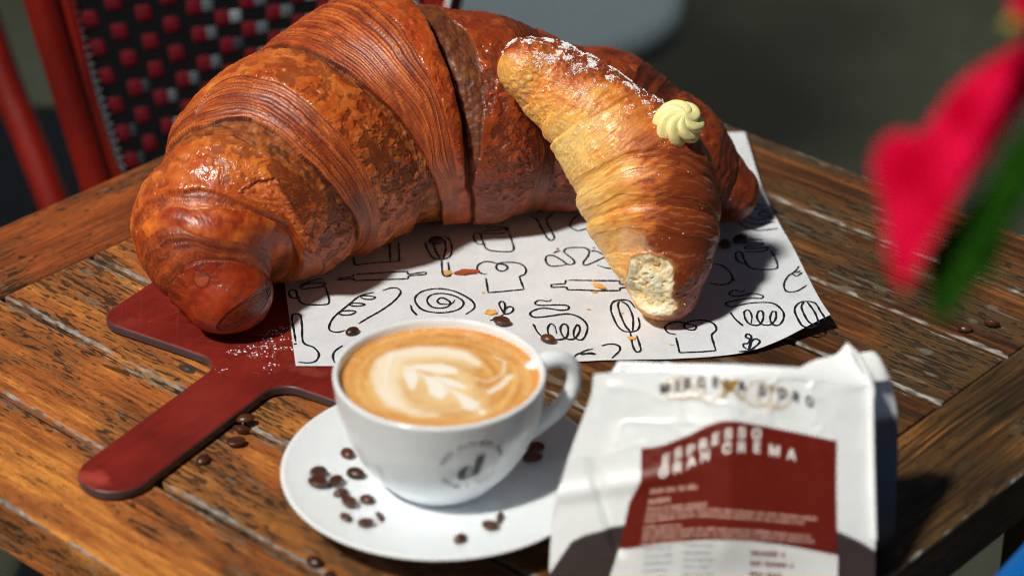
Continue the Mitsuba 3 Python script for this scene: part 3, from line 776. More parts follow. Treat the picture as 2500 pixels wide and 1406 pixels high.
def put_roll(key, roll, s, th, off, col, rough, zone, names, mat, shade=None):
    """Splits the roll into its dough bands (parts) that share one set of smooth normals."""
    n, m = s.shape
    p = roll.point(s, th, off).reshape(-1, 3)
    f = grid_faces(n, m, True)
    nr_ = np.zeros_like(p)
    fn = np.cross(p[f[:, 1]] - p[f[:, 0]], p[f[:, 2]] - p[f[:, 0]])
    for k in range(3):
        np.add.at(nr_, f[:, k], fn)
    mid = roll.frame(s.ravel())[0][:, :3]
    if np.sum(nr_ * (p - mid)) < 0:
        f, nr_ = f[:, ::-1], -nr_
    nr_ /= np.linalg.norm(nr_, axis=1, keepdims=True) + 1e-20
    zf = zone.ravel()[f[:, 0]]
    c = col.reshape(-1, 3)
    uv = np.column_stack([rough.ravel(), 0 * rough.ravel()])
    for part, zs in names:
        ff = f[np.isin(zf, zs)]
        if not len(ff):
            continue
        used, inv = np.unique(ff, return_inverse=True)
        path = meshkit.write_ply(trimesh.Trimesh(p[used], inv.reshape(-1, 3), process=False), False, uv[used], c[used], normals=nr_[used])
        k = numbered(key + '__' + part)
        scene[k] = {'type': 'ply', 'filename': path, 'face_normals': False, 'bsdf': {'type': 'ref', 'id': mat}}
    return p.reshape(n, m, 3), nr_.reshape(n, m, 3)


scene['crust_mat'] = principled(VC, proc(lambda p, n, uv: uv.x), 0.55, clearcoat=0.20, clearcoat_gloss=0.7)


def ends(length, n):
    tip = np.array([0, 2e-6, 1e-5, 3e-5, 6e-5, 1.1e-4])
    return np.concatenate([tip, np.linspace(0.0002, length - 0.0002, n), length - tip[::-1]])


def ridges(t, N, th, seed, wob=1.0):
    """Cut dough layers: (height 0..1 saw, random per layer, crease 0..1)."""
    ph = t * N + wob * (ns3((t * 3, th * 2.2, 0 * t), 1, 1, 1, seed, 3) - 0.5) * 2.4 + 0.16 * (ns3((t * N, th * 12, 0 * t), 0.5, 1, 1, seed + 3, 2) - 0.5)
    i = np.floor(ph)
    f = ph - i
    return f, rnd_of(i, seed), i


# ---------------------------------------------------------------- the giant croissant
big = Roll(BIG_KNOTS, base=lambda s: 0.0069 - 0.0052 * sstep(0.24, 0.40, s))
ns_, th1 = 1150, theta_grid(540, 90, -1.45, 2.25)
s1 = ends(big.length, ns_)
s, th = np.meshgrid(s1, th1, indexing='ij')
thw = np.where(th > np.pi, th - 2 * np.pi, th)
P0 = big.point(s, thw)
zn, tz, d0, d1 = zones_of(big, BIG_EDGES, s, thw, 0.0022, 3)
X = [P0[..., i] for i in range(3)]
G = lambda f, seed, o=3: ns3(X, f, f, f, seed, o)
n_big, n_mid, n_fine = G(26, 1), G(110, 2, 4), G(420, 4, 3)
aniso = ns3((s * 300, thw * 5, 0 * s), 1, 1, 1, 8, 4)             # streaks along the layers
warp = [X[i] + 0.010 * (G(130, 20 + i, 4) - 0.5) for i in range(3)]
flake = ns3(warp, 185, 185, 185, 31, 6)
flake2 = ns3(warp, 360, 360, 360, 37, 4)
worm = np.abs(ns3(warp, 300, 300, 300, 41, 3) - 0.5)

SKIN, RIDGE, GOLD, CLEFT, BUMP = 0, 1, 2, 3, 4
#        kind, h0, h1, bulge, layers
ZB = [(SKIN, 0.0006, -0.0006, 0.0, 0), (RIDGE, -0.0028, 0.0006, 0, 7), (BUMP, 0.0006, 0.0008, 0.0012, 0), (RIDGE, -0.0008, 0.0024, 0, 4), (SKIN, 0.0028, -0.0012, 0.0016, 0),
      (GOLD, -0.0018, -0.0034, 0, 0), (RIDGE, -0.0010, 0.0034, 0, 13), (SKIN, 0.0034, -0.0004, 0.0012, 0), (GOLD, -0.0016, -0.0032, 0, 0), (RIDGE, 0.0000, 0.0060, 0, 20),
      (SKIN, 0.0062, 0.0040, 0.0012, 0), (CLEFT, -0.0045, -0.0055, 0, 0), (GOLD, -0.0030, 0.0012, 0.001, 0), (SKIN, 0.0018, 0.0018, 0.0012, 0), (RIDGE, 0.0018, -0.0016, 0, 7), (SKIN, -0.0010, 0.0016, 0.0012, 0),
      (RIDGE, 0.0014, -0.0018, 0, 8), (SKIN, -0.0012, 0.0010, 0.0012, 0), (RIDGE, 0.0008, -0.0012, 0, 6), (SKIN, -0.0008, 0.0, 0.0004, 0)]
off = np.zeros_like(s)
col = np.zeros((*s.shape, 3))
rough = np.full_like(s, 0.4)
low = sstep(1.25, 1.95, thw + 0.5 * (n_mid - 0.5))               # pale, floury flank near the base
for i, (kind, h0, h1, bulge, layers) in enumerate(ZB):
    k = zn == i
    if not k.any():
        continue
    t, th_, a0, a1 = tz[k], thw[k], d0[k], d1[k]
    nb, nm, nf, an, fl, fl2, lw, wm = n_big[k], n_mid[k], n_fine[k], aniso[k], flake[k], flake2[k], low[k], worm[k]
    h = lerp(h0, h1, t) + bulge * 4 * t * (1 - t)
    if kind == SKIN:
        nose = i in (0, 19)
        share = (0.43 if not nose else 0.36) + 0.12 * sstep(0.3, 1.5, th_) + 0.55 * (nb - 0.5) - 0.12 * sstep(0.25, 0.0, t) + 0.10 * sstep(0.75, 1.0, t)
        m = sstep(share - 0.025, share + 0.045, fl)              # 1 = upper, lighter flake
        m2 = sstep(0.53, 0.57, fl2) * sstep(share - 0.20, share + 0.06, fl + 0.1 * lw)
        wl = sstep(0.030, 0.012, wm) * sstep(0.5, 1.3, th_ + 0.6 * (nb - 0.5))      # curled edges of blisters low on the flank
        dark, mid, pale = (lin(88, 28, 14), lin(142, 48, 20), lin(184, 84, 34)) if i == 0 else ((lin(104, 44, 22), lin(184, 92, 40), lin(222, 142, 72)) if i < 11 else (lin(94, 38, 20), lin(144, 64, 30), lin(184, 98, 46)))
        c = lerp(mid, pale, np.clip(2.0 * (nm - 0.40) + 0.7 * (nb - 0.5), 0, 1)[:, None])
        c = lerp(dark, c, np.clip((0.52 - 0.36 * sstep(0.2, 1.3, th_ + 0.8 * (nb - 0.5))) + 0.85 * np.maximum(m, 0.75 * m2) * (0.6 + 0.4 * nm), 0, 1)[:, None])
        c = c * (0.86 + 0.28 * nf)[:, None]
        c = lerp(c, lin(70, 28, 16), (0.22 * sstep(0.02, 0.0, np.abs(fl - share - 0.004)))[:, None])
        c = lerp(c, lin(196, 116, 58), (0.40 * wl * (1 - m))[:, None])
        c = lerp(c, lin(138, 82, 54) * (0.65 + 0.7 * nf)[:, None], 0.55 * (lw * (0.35 + 0.65 * (1 - m)))[:, None])
        h = h + 0.00050 * m + 0.00025 * m2 + 0.00035 * wl + 0.0012 * (nm - 0.5) + 0.0006 * (fl2 - 0.5) * (0.4 + lw) + 0.0016 * (ns3((s[k] * 70, th_ * 3.2, 0 * t), 1, 1, 1, 50 + i, 4) - 0.5)
        if nose:
            h = lerp(h0, h1, t) + 0.00025 * m + 0.0016 * (nb - 0.5) + 0.0011 * (nm - 0.5) + 0.0003 * (fl2 - 0.5)
        r = 0.25 + 0.18 * (1 - m) + 0.25 * lw
        if nose:
            r = 0.34 + 0.14 * (1 - m)
        if i == 10:
            c = lerp(c, lin(176, 70, 30), 0.45)
    elif kind == RIDGE:
        f, rnd, idx = ridges(t, layers, th_, 60 + i, 0.75)
        f2, rnd2, idx2 = ridges(t, layers * 3.1, th_, 90 + i, 1.2)
        if h1 > h0:
            h = h0 + (h1 - h0) * np.clip((idx + f ** 2.0) / layers, -0.1, 1.1)
            crease, lip = sstep(0.26, 0.0, f) * (0.45 + 0.55 * rnd), sstep(0.62, 0.95, f)
        else:
            h = h0 + (h1 - h0) * np.clip((idx + 1 - (1 - f) ** 2.0) / layers, -0.1, 1.1)
            crease, lip = sstep(0.74, 1.0, f) * (0.45 + 0.55 * rnd), sstep(0.38, 0.05, f)
        h = h + 0.0007 * (rnd - 0.5) + 0.00025 * lip + 0.00022 * (f2 - 0.5) * (0.5 + rnd2) + 0.0003 * (nf - 0.5)
        c = lerp(lin(146, 62, 27), lin(212, 116, 54), np.clip(rnd * 0.55 + 0.25 * rnd2 + 1.1 * (an - 0.40), 0, 1)[:, None])
        c = lerp(c, lin(96, 38, 21), (0.80 * sstep(0.50, 0.85, rnd2 * 0.7 + 0.5 * (nm - 0.4) + 0.3 * nb) * (1 - 0.6 * lip))[:, None])
        c = lerp(c, lin(228, 150, 78), (0.55 * lip * sstep(0.40, 0.62, an) * sstep(0.35, 0.8, rnd))[:, None])
        c = lerp(c, lin(58, 21, 12), (0.85 * crease)[:, None])
        c = lerp(c, lin(84, 32, 18), (0.5 * sstep(0.24, 0.0, f2))[:, None])
        c = c * (0.84 + 0.32 * nf)[:, None]
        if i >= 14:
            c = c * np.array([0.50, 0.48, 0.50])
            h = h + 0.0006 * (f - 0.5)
        if i in (1,):
            c = c * np.array([0.84, 0.76, 0.74])
            c = lerp(c, lin(48, 16, 10), (0.55 * crease)[:, None])
        c = lerp(c, lin(140, 84, 52), (0.35 * lw)[:, None])
        r = 0.42 + 0.1 * nf
    elif kind == BUMP:
        c = lerp(lin(160, 64, 24), lin(224, 130, 56), np.clip(2.2 * (nm - 0.36), 0, 1)[:, None])
        c = lerp(c, lin(120, 58, 32), (0.6 * sstep(0.55, 0.7, fl))[:, None])
        c = lerp(c, lin(148, 96, 66), (0.6 * lw)[:, None]) * (0.8 + 0.4 * nf)[:, None]
        h = h + 0.0007 * (nf - 0.5) + 0.001 * (nm - 0.5)
        r = 0.40 + 0.1 * lw
    elif kind == GOLD:
        cr = ns3((X[0][k], X[1][k], X[2][k]), 260, 260, 260, 71, 4)
        c = lerp(lin(112, 50, 20), lin(204, 124, 52), np.clip(2.2 * (0.6 * cr + 0.4 * an - 0.33), 0, 1)[:, None])
        c = lerp(c, lin(70, 30, 14), (0.75 * sstep(0.56, 0.70, an))[:, None])
        c = lerp(c, lin(58, 24, 12), (0.6 * sstep(0.0018, 0.0, a1))[:, None])
        if i == 12:
            c = lerp(c, lin(104, 60, 34), 0.55) * 0.85
        h = h + 0.0016 * (cr - 0.5) + 0.0012 * (an - 0.5) + 0.0008 * (nf - 0.5)
        r = 0.50 + 0.15 * nf
    else:
        c = np.broadcast_to(lin(64, 28, 16), (k.sum(), 3)) * (0.7 + 0.6 * nf)[:, None]
        h = h + 0.001 * (nm - 0.5)
        r = np.full(k.sum(), 0.6)
    if i in (9, 10, 11):                                         # the overlap closes towards the base
        fd = sstep(2.0, 1.30, th_)
        h = lerp(0.0004 * nm, h, fd)
        if kind == CLEFT:
            c = lerp(lin(150, 66, 30) * (0.7 + 0.6 * nf)[:, None], c, fd[:, None])
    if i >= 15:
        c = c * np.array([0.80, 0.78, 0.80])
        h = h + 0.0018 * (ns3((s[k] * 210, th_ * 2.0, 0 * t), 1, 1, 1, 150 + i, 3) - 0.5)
    off[k], col[k], rough[k] = h, c, r
# softened steps: the offset may change by a layer's thickness only over half a millimetre
from scipy.ndimage import gaussian_filter1d, gaussian_filter
off = gaussian_filter1d(off, 0.7, axis=0)
col = gaussian_filter1d(col, 0.55, axis=0)

# torn window in the second band
_q = shapely.points(np.column_stack([s.ravel(), thw.ravel() * 0.05]))
_pol = sg.Polygon([(a, b * 0.05) for a, b in BIG_TEAR]).buffer(0)
_d = shapely.distance(_pol.exterior, _q).reshape(s.shape) * np.where(shapely.contains(_pol, _q).reshape(s.shape), -1, 1) + 0.0022 * (flake2 - 0.5) + 0.002 * (flake - 0.5)
_in = sstep(0.0004, -0.0003, _d)
off = off - 0.0009 * _in + 0.0004 * np.exp(-((_d - 0.0008) / 0.0006) ** 2)
cr = G(520, 77, 3)
col = lerp(col, lerp(lin(176, 78, 30), lin(224, 136, 64), np.clip(2.2 * (cr - 0.3), 0, 1)[..., None]), 0.92 * _in[..., None])
col = lerp(col, lin(116, 44, 20), (0.5 * np.exp(-((_d + 0.0002) / 0.00035) ** 2))[..., None])
off = off + 0.0009 * _in * (cr - 0.5)
rough = lerp(rough, 0.6, _in)
# blister ring and end fold on the nose
_c = big.point(np.array([BIG_RING[0][0]]), np.array([BIG_RING[0][1]]))[0]
_r = np.linalg.norm(P0 - _c, axis=-1) + 0.0005 * (n_fine - 0.5)
off = off + 0.00016 * sstep(0.0048, 0.0038, _r) * (zn == 0)
col = lerp(col, lin(84, 34, 20), (0.55 * np.exp(-((_r - 0.0044) / 0.00024) ** 2) * (0.3 + 1.2 * (n_mid > 0.48)) * (zn == 0))[..., None])
col = lerp(col, lin(190, 128, 92), (0.18 * sstep(0.0042, 0.0030, _r) * (zn == 0))[..., None])
_c = np.array(BIG_FOLD_AT)
_e1 = np.array([0.93, 0.12, 0.34])
_e1 /= np.linalg.norm(_e1)
_nn = np.array([0.15, -0.9, -0.35])
_e2 = np.cross(_nn, _e1)
_e2 /= np.linalg.norm(_e2)
_a, _b = (P0 - _c) @ _e1, (P0 - _c) @ _e2
_b = _b + 0.0032 * (_a / 0.016) ** 2 + 0.0012 * (n_mid - 0.5)
_w = ((_a / 0.0165) ** 2 + (_b / 0.0066) ** 2)
_in = sstep(1.1, 0.85, _w) * (zn == 0)
_f = ((_b + 0.0006 * (n_big - 0.5)) / 0.00165 + 0.8 * (n_mid - 0.5)) % 1.0
off = off + _in * (-0.0010 + 0.0006 * _f)
col = lerp(col, lerp(lin(84, 36, 20), lin(142, 68, 34), np.clip(0.2 + 0.8 * _f + 0.8 * (n_fine - 0.5), 0, 1)[..., None]), 0.85 * _in[..., None])
col = lerp(col, lin(60, 24, 14), (0.8 * np.exp(-((_w - 1.0) / 0.10) ** 2) * (zn == 0))[..., None])
col = np.clip(1.15 * np.clip(col, 0.002, 1) ** 1.18, 0.002, 0.9)

gc = thing('giant_croissant', 'giant glazed brown croissant lying across the board and paper', 'croissant')
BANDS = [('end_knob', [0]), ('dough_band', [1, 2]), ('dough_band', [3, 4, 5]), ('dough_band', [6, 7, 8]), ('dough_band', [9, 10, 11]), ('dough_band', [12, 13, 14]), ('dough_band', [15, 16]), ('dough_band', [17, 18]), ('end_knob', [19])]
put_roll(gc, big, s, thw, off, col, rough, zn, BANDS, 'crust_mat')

# ---------------------------------------------------------------- the small filled croissant leaning on it
small = Roll(SMALL_KNOTS, base=0.0016)
ns_, th1 = 620, theta_grid(430, 70, -1.35, 2.15)
s1 = ends(small.length, ns_)
s, th = np.meshgrid(s1, th1, indexing='ij')
thw = np.where(th > np.pi, th - 2 * np.pi, th)
P0 = small.point(s, thw)
zn, tz, d0, d1 = zones_of(small, SMALL_EDGES, s, thw, 0.0016, 13)
X = [P0[..., i] for i in range(3)]
n_big, n_mid, n_fine = G(40, 101), G(150, 102, 4), G(520, 104, 3)
aniso = ns3((s * 520, thw * 4.5, 0 * s), 1, 1, 1, 108, 4)
aniso2 = ns3((s * 1300, thw * 9, 0 * s), 1, 1, 1, 109, 3)
warp = [X[i] + 0.006 * (G(160, 120 + i, 3) - 0.5) for i in range(3)]
flake, flake2 = ns3(warp, 190, 190, 190, 131, 5), ns3(warp, 460, 460, 460, 137, 4)
ZS = [(SKIN, -0.0004, -0.0010, 0.0010, 0), (SKIN, 0.0004, -0.0008, 0.0010, 0), (SKIN, 0.0012, 0.0016, 0.0010, 0), (RIDGE, 0.0014, -0.0008, 0, 5), (RIDGE, -0.0002, 0.0008, 0, 6),
      (RIDGE, 0.0008, -0.0010, 0, 5), (RIDGE, -0.0004, 0.0004, 0, 5), (RIDGE, 0.0004, -0.0008, 0, 5), (SKIN, -0.0004, 0.0, 0.0004, 0)]
off, col, rough = np.zeros_like(s), np.zeros((*s.shape, 3)), np.full_like(s, 0.4)
# bake: pale on the flank, brown along the crown and the far side, browner towards the lower end
bake = sstep(1.75, -0.35, thw + 1.1 * (n_big - 0.5) + 0.9 * (n_mid - 0.5) + 1.0 * (aniso - 0.5)) * 0.80 + 0.20 * sstep(0.3, -0.6, thw)
bake = np.clip(bake + 0.04 + 0.20 * sstep(0.10, 0.14, s) * sstep(1.0, 0.4, thw) + 0.26 * sstep(0.068, 0.045, s) + 0.10 * sstep(0.10, 0.12, s) + 0.25 * (aniso2 - 0.5) + 0.10 * sstep(0.012, 0.0, np.abs(s - edge_fn(SMALL_EDGES[2])(thw))), 0, 1)
ramp_t = np.array([0, 0.22, 0.5, 0.75, 1.0])
ramp_c = np.array([lin(250, 206, 128), lin(244, 180, 90), lin(234, 148, 66), lin(204, 104, 42), lin(140, 58, 22)])
bc = np.stack([np.interp(bake, ramp_t, ramp_c[:, i]) for i in range(3)], -1)
for i, (kind, h0, h1, bulge, layers) in enumerate(ZS):
    k = zn == i
    t, th_ = tz[k], thw[k]
    nb, nm, nf, an, an2, fl, fl2, bk = n_big[k], n_mid[k], n_fine[k], aniso[k], aniso2[k], flake[k], flake2[k], bake[k]
    h = lerp(h0, h1, t) + bulge * 4 * t * (1 - t)
    c = bc[k]
    if kind == SKIN:
        m = sstep(0.50, 0.54, fl + 0.25 * (nb - 0.5))
        c = c * lerp(0.88, 1.05, m)[:, None] * (0.90 + 0.2 * nf)[:, None]
        c = lerp(c, lin(170, 84, 34), (0.40 * sstep(0.60, 0.72, an) * (0.3 + 0.7 * bk))[:, None])
        c = lerp(c, lin(254, 226, 160), (0.5 * sstep(0.60, 0.68, fl2) * sstep(0.75, 0.2, bk))[:, None])
        h = h + 0.00025 * m + 0.0010 * (an - 0.5) + 0.0004 * (an2 - 0.5) + 0.0003 * (nm - 0.5) + 0.0002 * (fl2 - 0.5)
        if i == 0:
            h = h + 0.0010 * (nm - 0.5) + 0.0012 * (fl2 - 0.5) + 0.0006 * (nf - 0.5)
        r = 0.36 + 0.18 * (1 - m)
    else:
        f, rnd, idx = ridges(t, layers, th_, 160 + i, 1.3)
        f2, rnd2, idx2 = ridges(t, layers * 3, th_, 190 + i, 1.6)
        h = h0 + (h1 - h0) * np.clip((idx + 1 - (1 - f) ** 2.2) / layers, -0.1, 1.1) + 0.0004 * (rnd - 0.5) + 0.0002 * (f2 - 0.5) + 0.0002 * (nf - 0.5) + (0.0009 * 4 * t * (1 - t) if i in (4, 6) else 0)
        c = c * lerp(0.72, 1.02, rnd)[:, None] * (0.88 + 0.24 * an)[:, None]
        c = lerp(c, lin(120, 52, 22), (0.65 * sstep(0.70, 1.0, f) * (0.4 + 0.6 * rnd) * (0.35 + 0.65 * bk))[:, None])
        c = lerp(c, lin(250, 200, 120), (0.15 * sstep(0.7, 0.8, rnd2) * sstep(0.4, 0.6, an))[:, None])
        r = 0.34 + 0.1 * nf
    off[k], col[k], rough[k] = h, c, r
off = gaussian_filter1d(off, 0.8, axis=0)
off = off * sstep(0.0, 0.007, s) * sstep(0.0, 0.004, small.length - s)
# fold shadows painted on where one layer ends over the next
for e, a in ((0, 0.5), (1, 0.9)):
    b = edge_fn(SMALL_EDGES[e])(thw) + 0.0016 * (ns3((s, thw, 0 * s), 60, 4.0, 1, 13, 3) - 0.5)
    col = lerp(col, lin(120, 54, 24), (a * 0.75 * np.exp(-((s - b) / 0.0011) ** 2) * sstep(1.5, 0.6, thw))[..., None])
q_ = shapely.points(np.column_stack([s.ravel(), thw.ravel() * 0.026]))


def patch(poly, wob):
    g = sg.Polygon([(a, b * 0.026) for a, b in poly]).buffer(0)
    d = shapely.distance(g.exterior, q_).reshape(s.shape) * np.where(shapely.contains(g, q_).reshape(s.shape), -1, 1)
    return d + wob * (flake2 - 0.5) + wob * (n_mid - 0.5)


d_ = patch(SMALL_PALE, 0.010) + 0.004 * (aniso - 0.5)
w_ = 0.34 * sstep(0.0040, -0.0040, d_)
col = lerp(col, lin(252, 230, 182) * (0.90 + 0.22 * n_fine)[..., None], 0.9 * w_[..., None])
off = off - 0.0006 * w_
rough = lerp(rough, 0.5, w_)
_c = np.array(SMALL_CRUMB_AT)
_i = int(np.argmin(abs(s1 - 0.158)))
_e1 = small.frame(np.array([0.158]))[1][0]
_nn = _c - small.frame(np.array([SMALL_CRUMB_S]))[0][0][:3]
_e1 = _e1 - (_e1 @ _nn) * _nn / (_nn @ _nn)
_e1 /= np.linalg.norm(_e1)
_nn /= np.linalg.norm(_nn)
_e2 = np.cross(_nn, _e1)
_a, _b = (P0 - _c) @ _e1, (P0 - _c) @ _e2
_b = _b + 0.0025 * np.sin(_a * 190 + 0.6)
d_ = (np.sqrt((_a / 0.0186) ** 2 + (_b / 0.0140) ** 2) - 1) * 0.0135 + 0.0016 * (flake2 - 0.5) + 0.0030 * (n_mid - 0.5)
d_ = np.where((P0 - _c) @ _nn > -0.020, d_, 0.02)
w_ = sstep(0.0004, -0.0004, d_)
_cr = ns3(X, 130, 130, 130, 171, 4)
crumb_c = lerp(lin(242, 214, 156), lin(254, 246, 220), np.clip(2.4 * (_cr - 0.30), 0, 1)[..., None])
crumb_c = lerp(crumb_c, lin(206, 164, 100), (0.5 * sstep(0.62, 0.70, ns3(warp, 260, 260, 260, 173, 3)))[..., None])
col = lerp(col, crumb_c, w_[..., None])
col = lerp(col, lin(224, 166, 84), (0.35 * np.exp(-((d_ - 0.0008) / 0.0010) ** 2))[..., None])
_hole = sstep(0.60, 0.72, ns3(warp, 330, 330, 330, 191, 3)) * sstep(-0.001, -0.003, d_)
col = lerp(col, lin(214, 172, 104), (0.55 * _hole)[..., None])
off = off + w_ * (-0.0030 * sstep(0.0, -0.0045, d_) + 0.0024 * (_cr - 0.5) - 0.0008 * _hole) + 0.0006 * np.exp(-((d_ - 0.0006) / 0.0006) ** 2)
rough = lerp(rough, 0.75, w_)
col = np.clip(col, 0.002, 0.92)
sc_ = thing('small_croissant', 'small golden croissant with powdered sugar and a cream swirl leaning on the giant one', 'croissant')
SBANDS = [('dough_band', [0]), ('dough_band', [1]), ('dough_band', [2]), ('dough_band', [3, 4]), ('dough_band', [5, 6]), ('dough_band', [7, 8])]
cz = np.where(w_ > 0.5, 99, zn)
Ps, Ns = put_roll(sc_, small, s, thw, off, col, rough, cz, SBANDS + [('torn_crumb', [99])], 'crust_mat')
labels[sc_ + '__torn_crumb'] = {'label': 'pale soft crumb laid bare at the lower tip'}

# powdered sugar: grains and small clumps on the upper half
rs = np.random.default_rng(21)
dens = sstep(0.102, 0.045, s) * sstep(-1.1, -0.7, thw) * sstep(1.55, 0.7, thw)
dens = dens * (0.05 + 3.0 * sstep(0.52, 0.66, ns3(X, 210, 210, 210, 181, 3))) * (0.35 + 1.5 * sstep(0.45, -0.15, thw) * sstep(-0.8, -0.3, thw) + 0.8 * sstep(0.045, 0.02, s)) + 0.004 * (thw > -1.0) * (thw < 1.3)
area = np.linalg.norm(Ns, axis=-1) * (np.interp(s, small.s, small.c[:, 3]) / 0.03)
w = (dens * area)[:, :430].ravel()
pick = rs.choice(len(w), 6000, p=w / w.sum())
pi, pj_ = pick // 430, pick % 430
ico = trimesh.creation.icosahedron()
sv, sf = [], []
for q, (a, b) in enumerate(zip(pi, pj_)):
    r = 0.00011 + 0.00036 * rs.random() ** 2.6
    sv.append(Ps[a, b] + Ns[a, b] * r * 0.35 + (ico.vertices * (1 + 0.35 * rs.standard_normal((12, 1)))) * r)
    sf.append(ico.faces + 12 * q)
scene['sugar_mat'] = principled(lin(246, 246, 248), 0.8, 0.3)
obj('powdered_sugar', trimesh.Trimesh(np.vstack(sv), np.vstack(sf), process=False), 'sugar_mat', sc_, kind='stuff')

# cream swirl piped through a star nozzle
ai, aj = int(np.argmin(abs(s1 - SMALL_CREAM[0][0]))), int(np.argmin(abs(th1 - SMALL_CREAM[0][1])))
_o, _n = Ps[ai, aj], gaussian_filter(Ns, (9, 9, 0))[ai, aj]
_n = _n / np.linalg.norm(_n) * 0.8 + np.array([-0.05, -0.55, 0.45])
_n /= np.linalg.norm(_n)
_xa = np.cross(_n, [0, 0.3, 1.0])
_xa /= np.linalg.norm(_xa)
_ya = np.cross(_n, _xa)
nt, na_ = 70, 220
tt, ph = np.meshgrid(np.linspace(0, 1, nt), np.arange(na_) * 2 * np.pi / na_, indexing='ij')
prof_r = np.interp(tt, [0, 0.12, 0.3, 0.5, 0.7, 0.85, 1.0], [0.0120, 0.0142, 0.0148, 0.0134, 0.0100, 0.0058, 0.0])
prof_z = np.interp(tt, [0, 0.12, 0.3, 0.5, 0.7, 0.85, 1.0], [-0.003, -0.0005, 0.0030, 0.0072, 0.0108, 0.0128, 0.0146])
prof_r, prof_z = gaussian_filter1d(prof_r, 3, axis=0, mode='nearest'), gaussian_filter1d(prof_z, 3, axis=0, mode='nearest')
lobe = np.abs(np.cos(3.5 * (ph + 1.9 * tt ** 1.3 + 0.22 * np.sin(ph)))) ** 0.7
prof_r = prof_r * sstep(1.0, 0.93, tt) ** 0.5
rad_ = 0.92 * prof_r * (0.78 + 0.27 * lobe * sstep(1.02, 0.75, tt)) * (1 + 0.05 * np.sin(ph * 2 + 1))
zz_ = prof_z + 0.0012 * (lobe - 0.5) * sstep(1.0, 0.6, tt)
_v = _o + rad_[..., None] * (np.cos(ph)[..., None] * _xa + np.sin(ph)[..., None] * _ya) + zz_[..., None] * _n
_v = _v.reshape(-1, 3)
_v += 0.00018 * (meshkit.fbm(_v * 900, 3, 5)[:, None] - 0.5)
_m = trimesh.Trimesh(_v, grid_faces(nt, na_, True), process=False)
_m.fix_normals()
scene['cream_mat'] = principled(lin(250, 238, 168), 0.34, 0.45)
obj('cream_swirl', _m, 'cream_mat', sc_, smooth=True, label='pale yellow piped cream swirl')
# ================================================================ coffee beans
def bean_mesh(flat_up):
    n, m = 22, 30
    th, ph = np.meshgrid(np.linspace(0, np.pi, n), np.arange(m) * 2 * np.pi / m, indexing='ij')
    x, y, z = np.cos(th), np.sin(th) * np.cos(ph), np.sin(th) * np.sin(ph)
    y = y * (1 - 0.10 * x * x)
    zz = np.where(z < 0, 0.30 * z, 0.95 * z)                     # flat side below
    crease = np.exp(-((y - 0.10 * np.sin(2.6 * x)) / 0.13) ** 2) * (1 - x ** 4)
    zz = zz + np.where(z < 0.15, 0.26 * crease, 0)
    v = np.stack([x * 0.0046, y * 0.0035, zz * 0.0030], -1).reshape(-1, 3)
    v += 0.00010 * (meshkit.noise(v * 900, 3)[:, None] - 0.5)
    if flat_up:
        v = v * [1, -1, -1]
    v[:, 2] -= v[:, 2].min()
    t = trimesh.Trimesh(v, grid_faces(n, m, True), process=False)
    t.fix_normals()
    return t


def bean_color(p, n, uv):
    f = fbm(p.x * 500, p.y * 500, p.z * 500, 3)
    return mix(L(36, 18, 13), L(96, 50, 30), 0.55 * f + 0.75 * (noise(p.x * 55, p.y * 55) - 0.25))


scene['bean_mat'] = principled(proc(bean_color), 0.36, 0.5, clearcoat=0.25, clearcoat_gloss=0.8)
BEANS = [bean_mesh(False), bean_mesh(True)]
_bp = [mikit.ply(b, 'bean_mat', True) for b in BEANS]


def put_bean(xy, zf, i, yaw, up, label, group, lift=0.0, roll=0.0, size=1.0):
    x, y = np.array(xy) * 1e-4
    z = float(zf(np.float64(x), np.float64(y))) + 0.0002 + lift
    key = numbered('coffee_bean')
    scene[key] = {**_bp[1 if up else 0], 'to_world': T().translate([float(x), float(y), z]).rotate([0, 0, 1], yaw).rotate([1, 0, 0], roll).scale(size)}
    tag(key, label, 'coffee bean', group)


paper_labels = ['dark coffee bean on the drawn baguette left of the cup', 'cracked dark coffee bean by the clover drawing behind the cup', 'shiny coffee bean on the drawn pancake stack right of the cup',
                'coffee bean on the drawn whisk at the foot of the giant croissant', 'shaded coffee bean on the paper beside the small croissant', 'shaded coffee bean half hidden behind the small croissant']
for i, (xy, lb) in enumerate(zip(BEANS_PAPER, paper_labels)):
    put_bean(xy, paper_z, i, [40, 160, 150, 10, 30, 80][i], i == 1, lb, 'coffee beans on the paper', size=[0.9, 1.05, 0.95, 1, 1.1, 1][i])
table_labels = ['topmost coffee bean of the stack beside the board handle', 'coffee bean under the topmost one beside the board handle', 'lowest coffee bean of the three beside the board handle',
                'round coffee bean lying alone below the board handle', 'coffee bean on the plank seam in front of the saucer', 'coffee bean at the bottom edge of the picture by the saucer',
                'left one of the two coffee beans at the far right', 'right one of the two coffee beans at the far right']
for i, (xy, lb) in enumerate(zip(BEANS_TABLE, table_labels)):
    put_bean(xy, lambda x, y: 0 * x, i, [20, 155, 15, 60, 140, 100, 165, 160][i], i in (1, 2, 7), lb, 'coffee beans on the table', lift=0.0024 if i == 0 else 0, roll=[-18, 20, 0, 0, 0, 0, 0, 35][i], size=[1.05, 1, 1.05, 0.95, 1.02, 0.9, 0.9, 0.98][i])
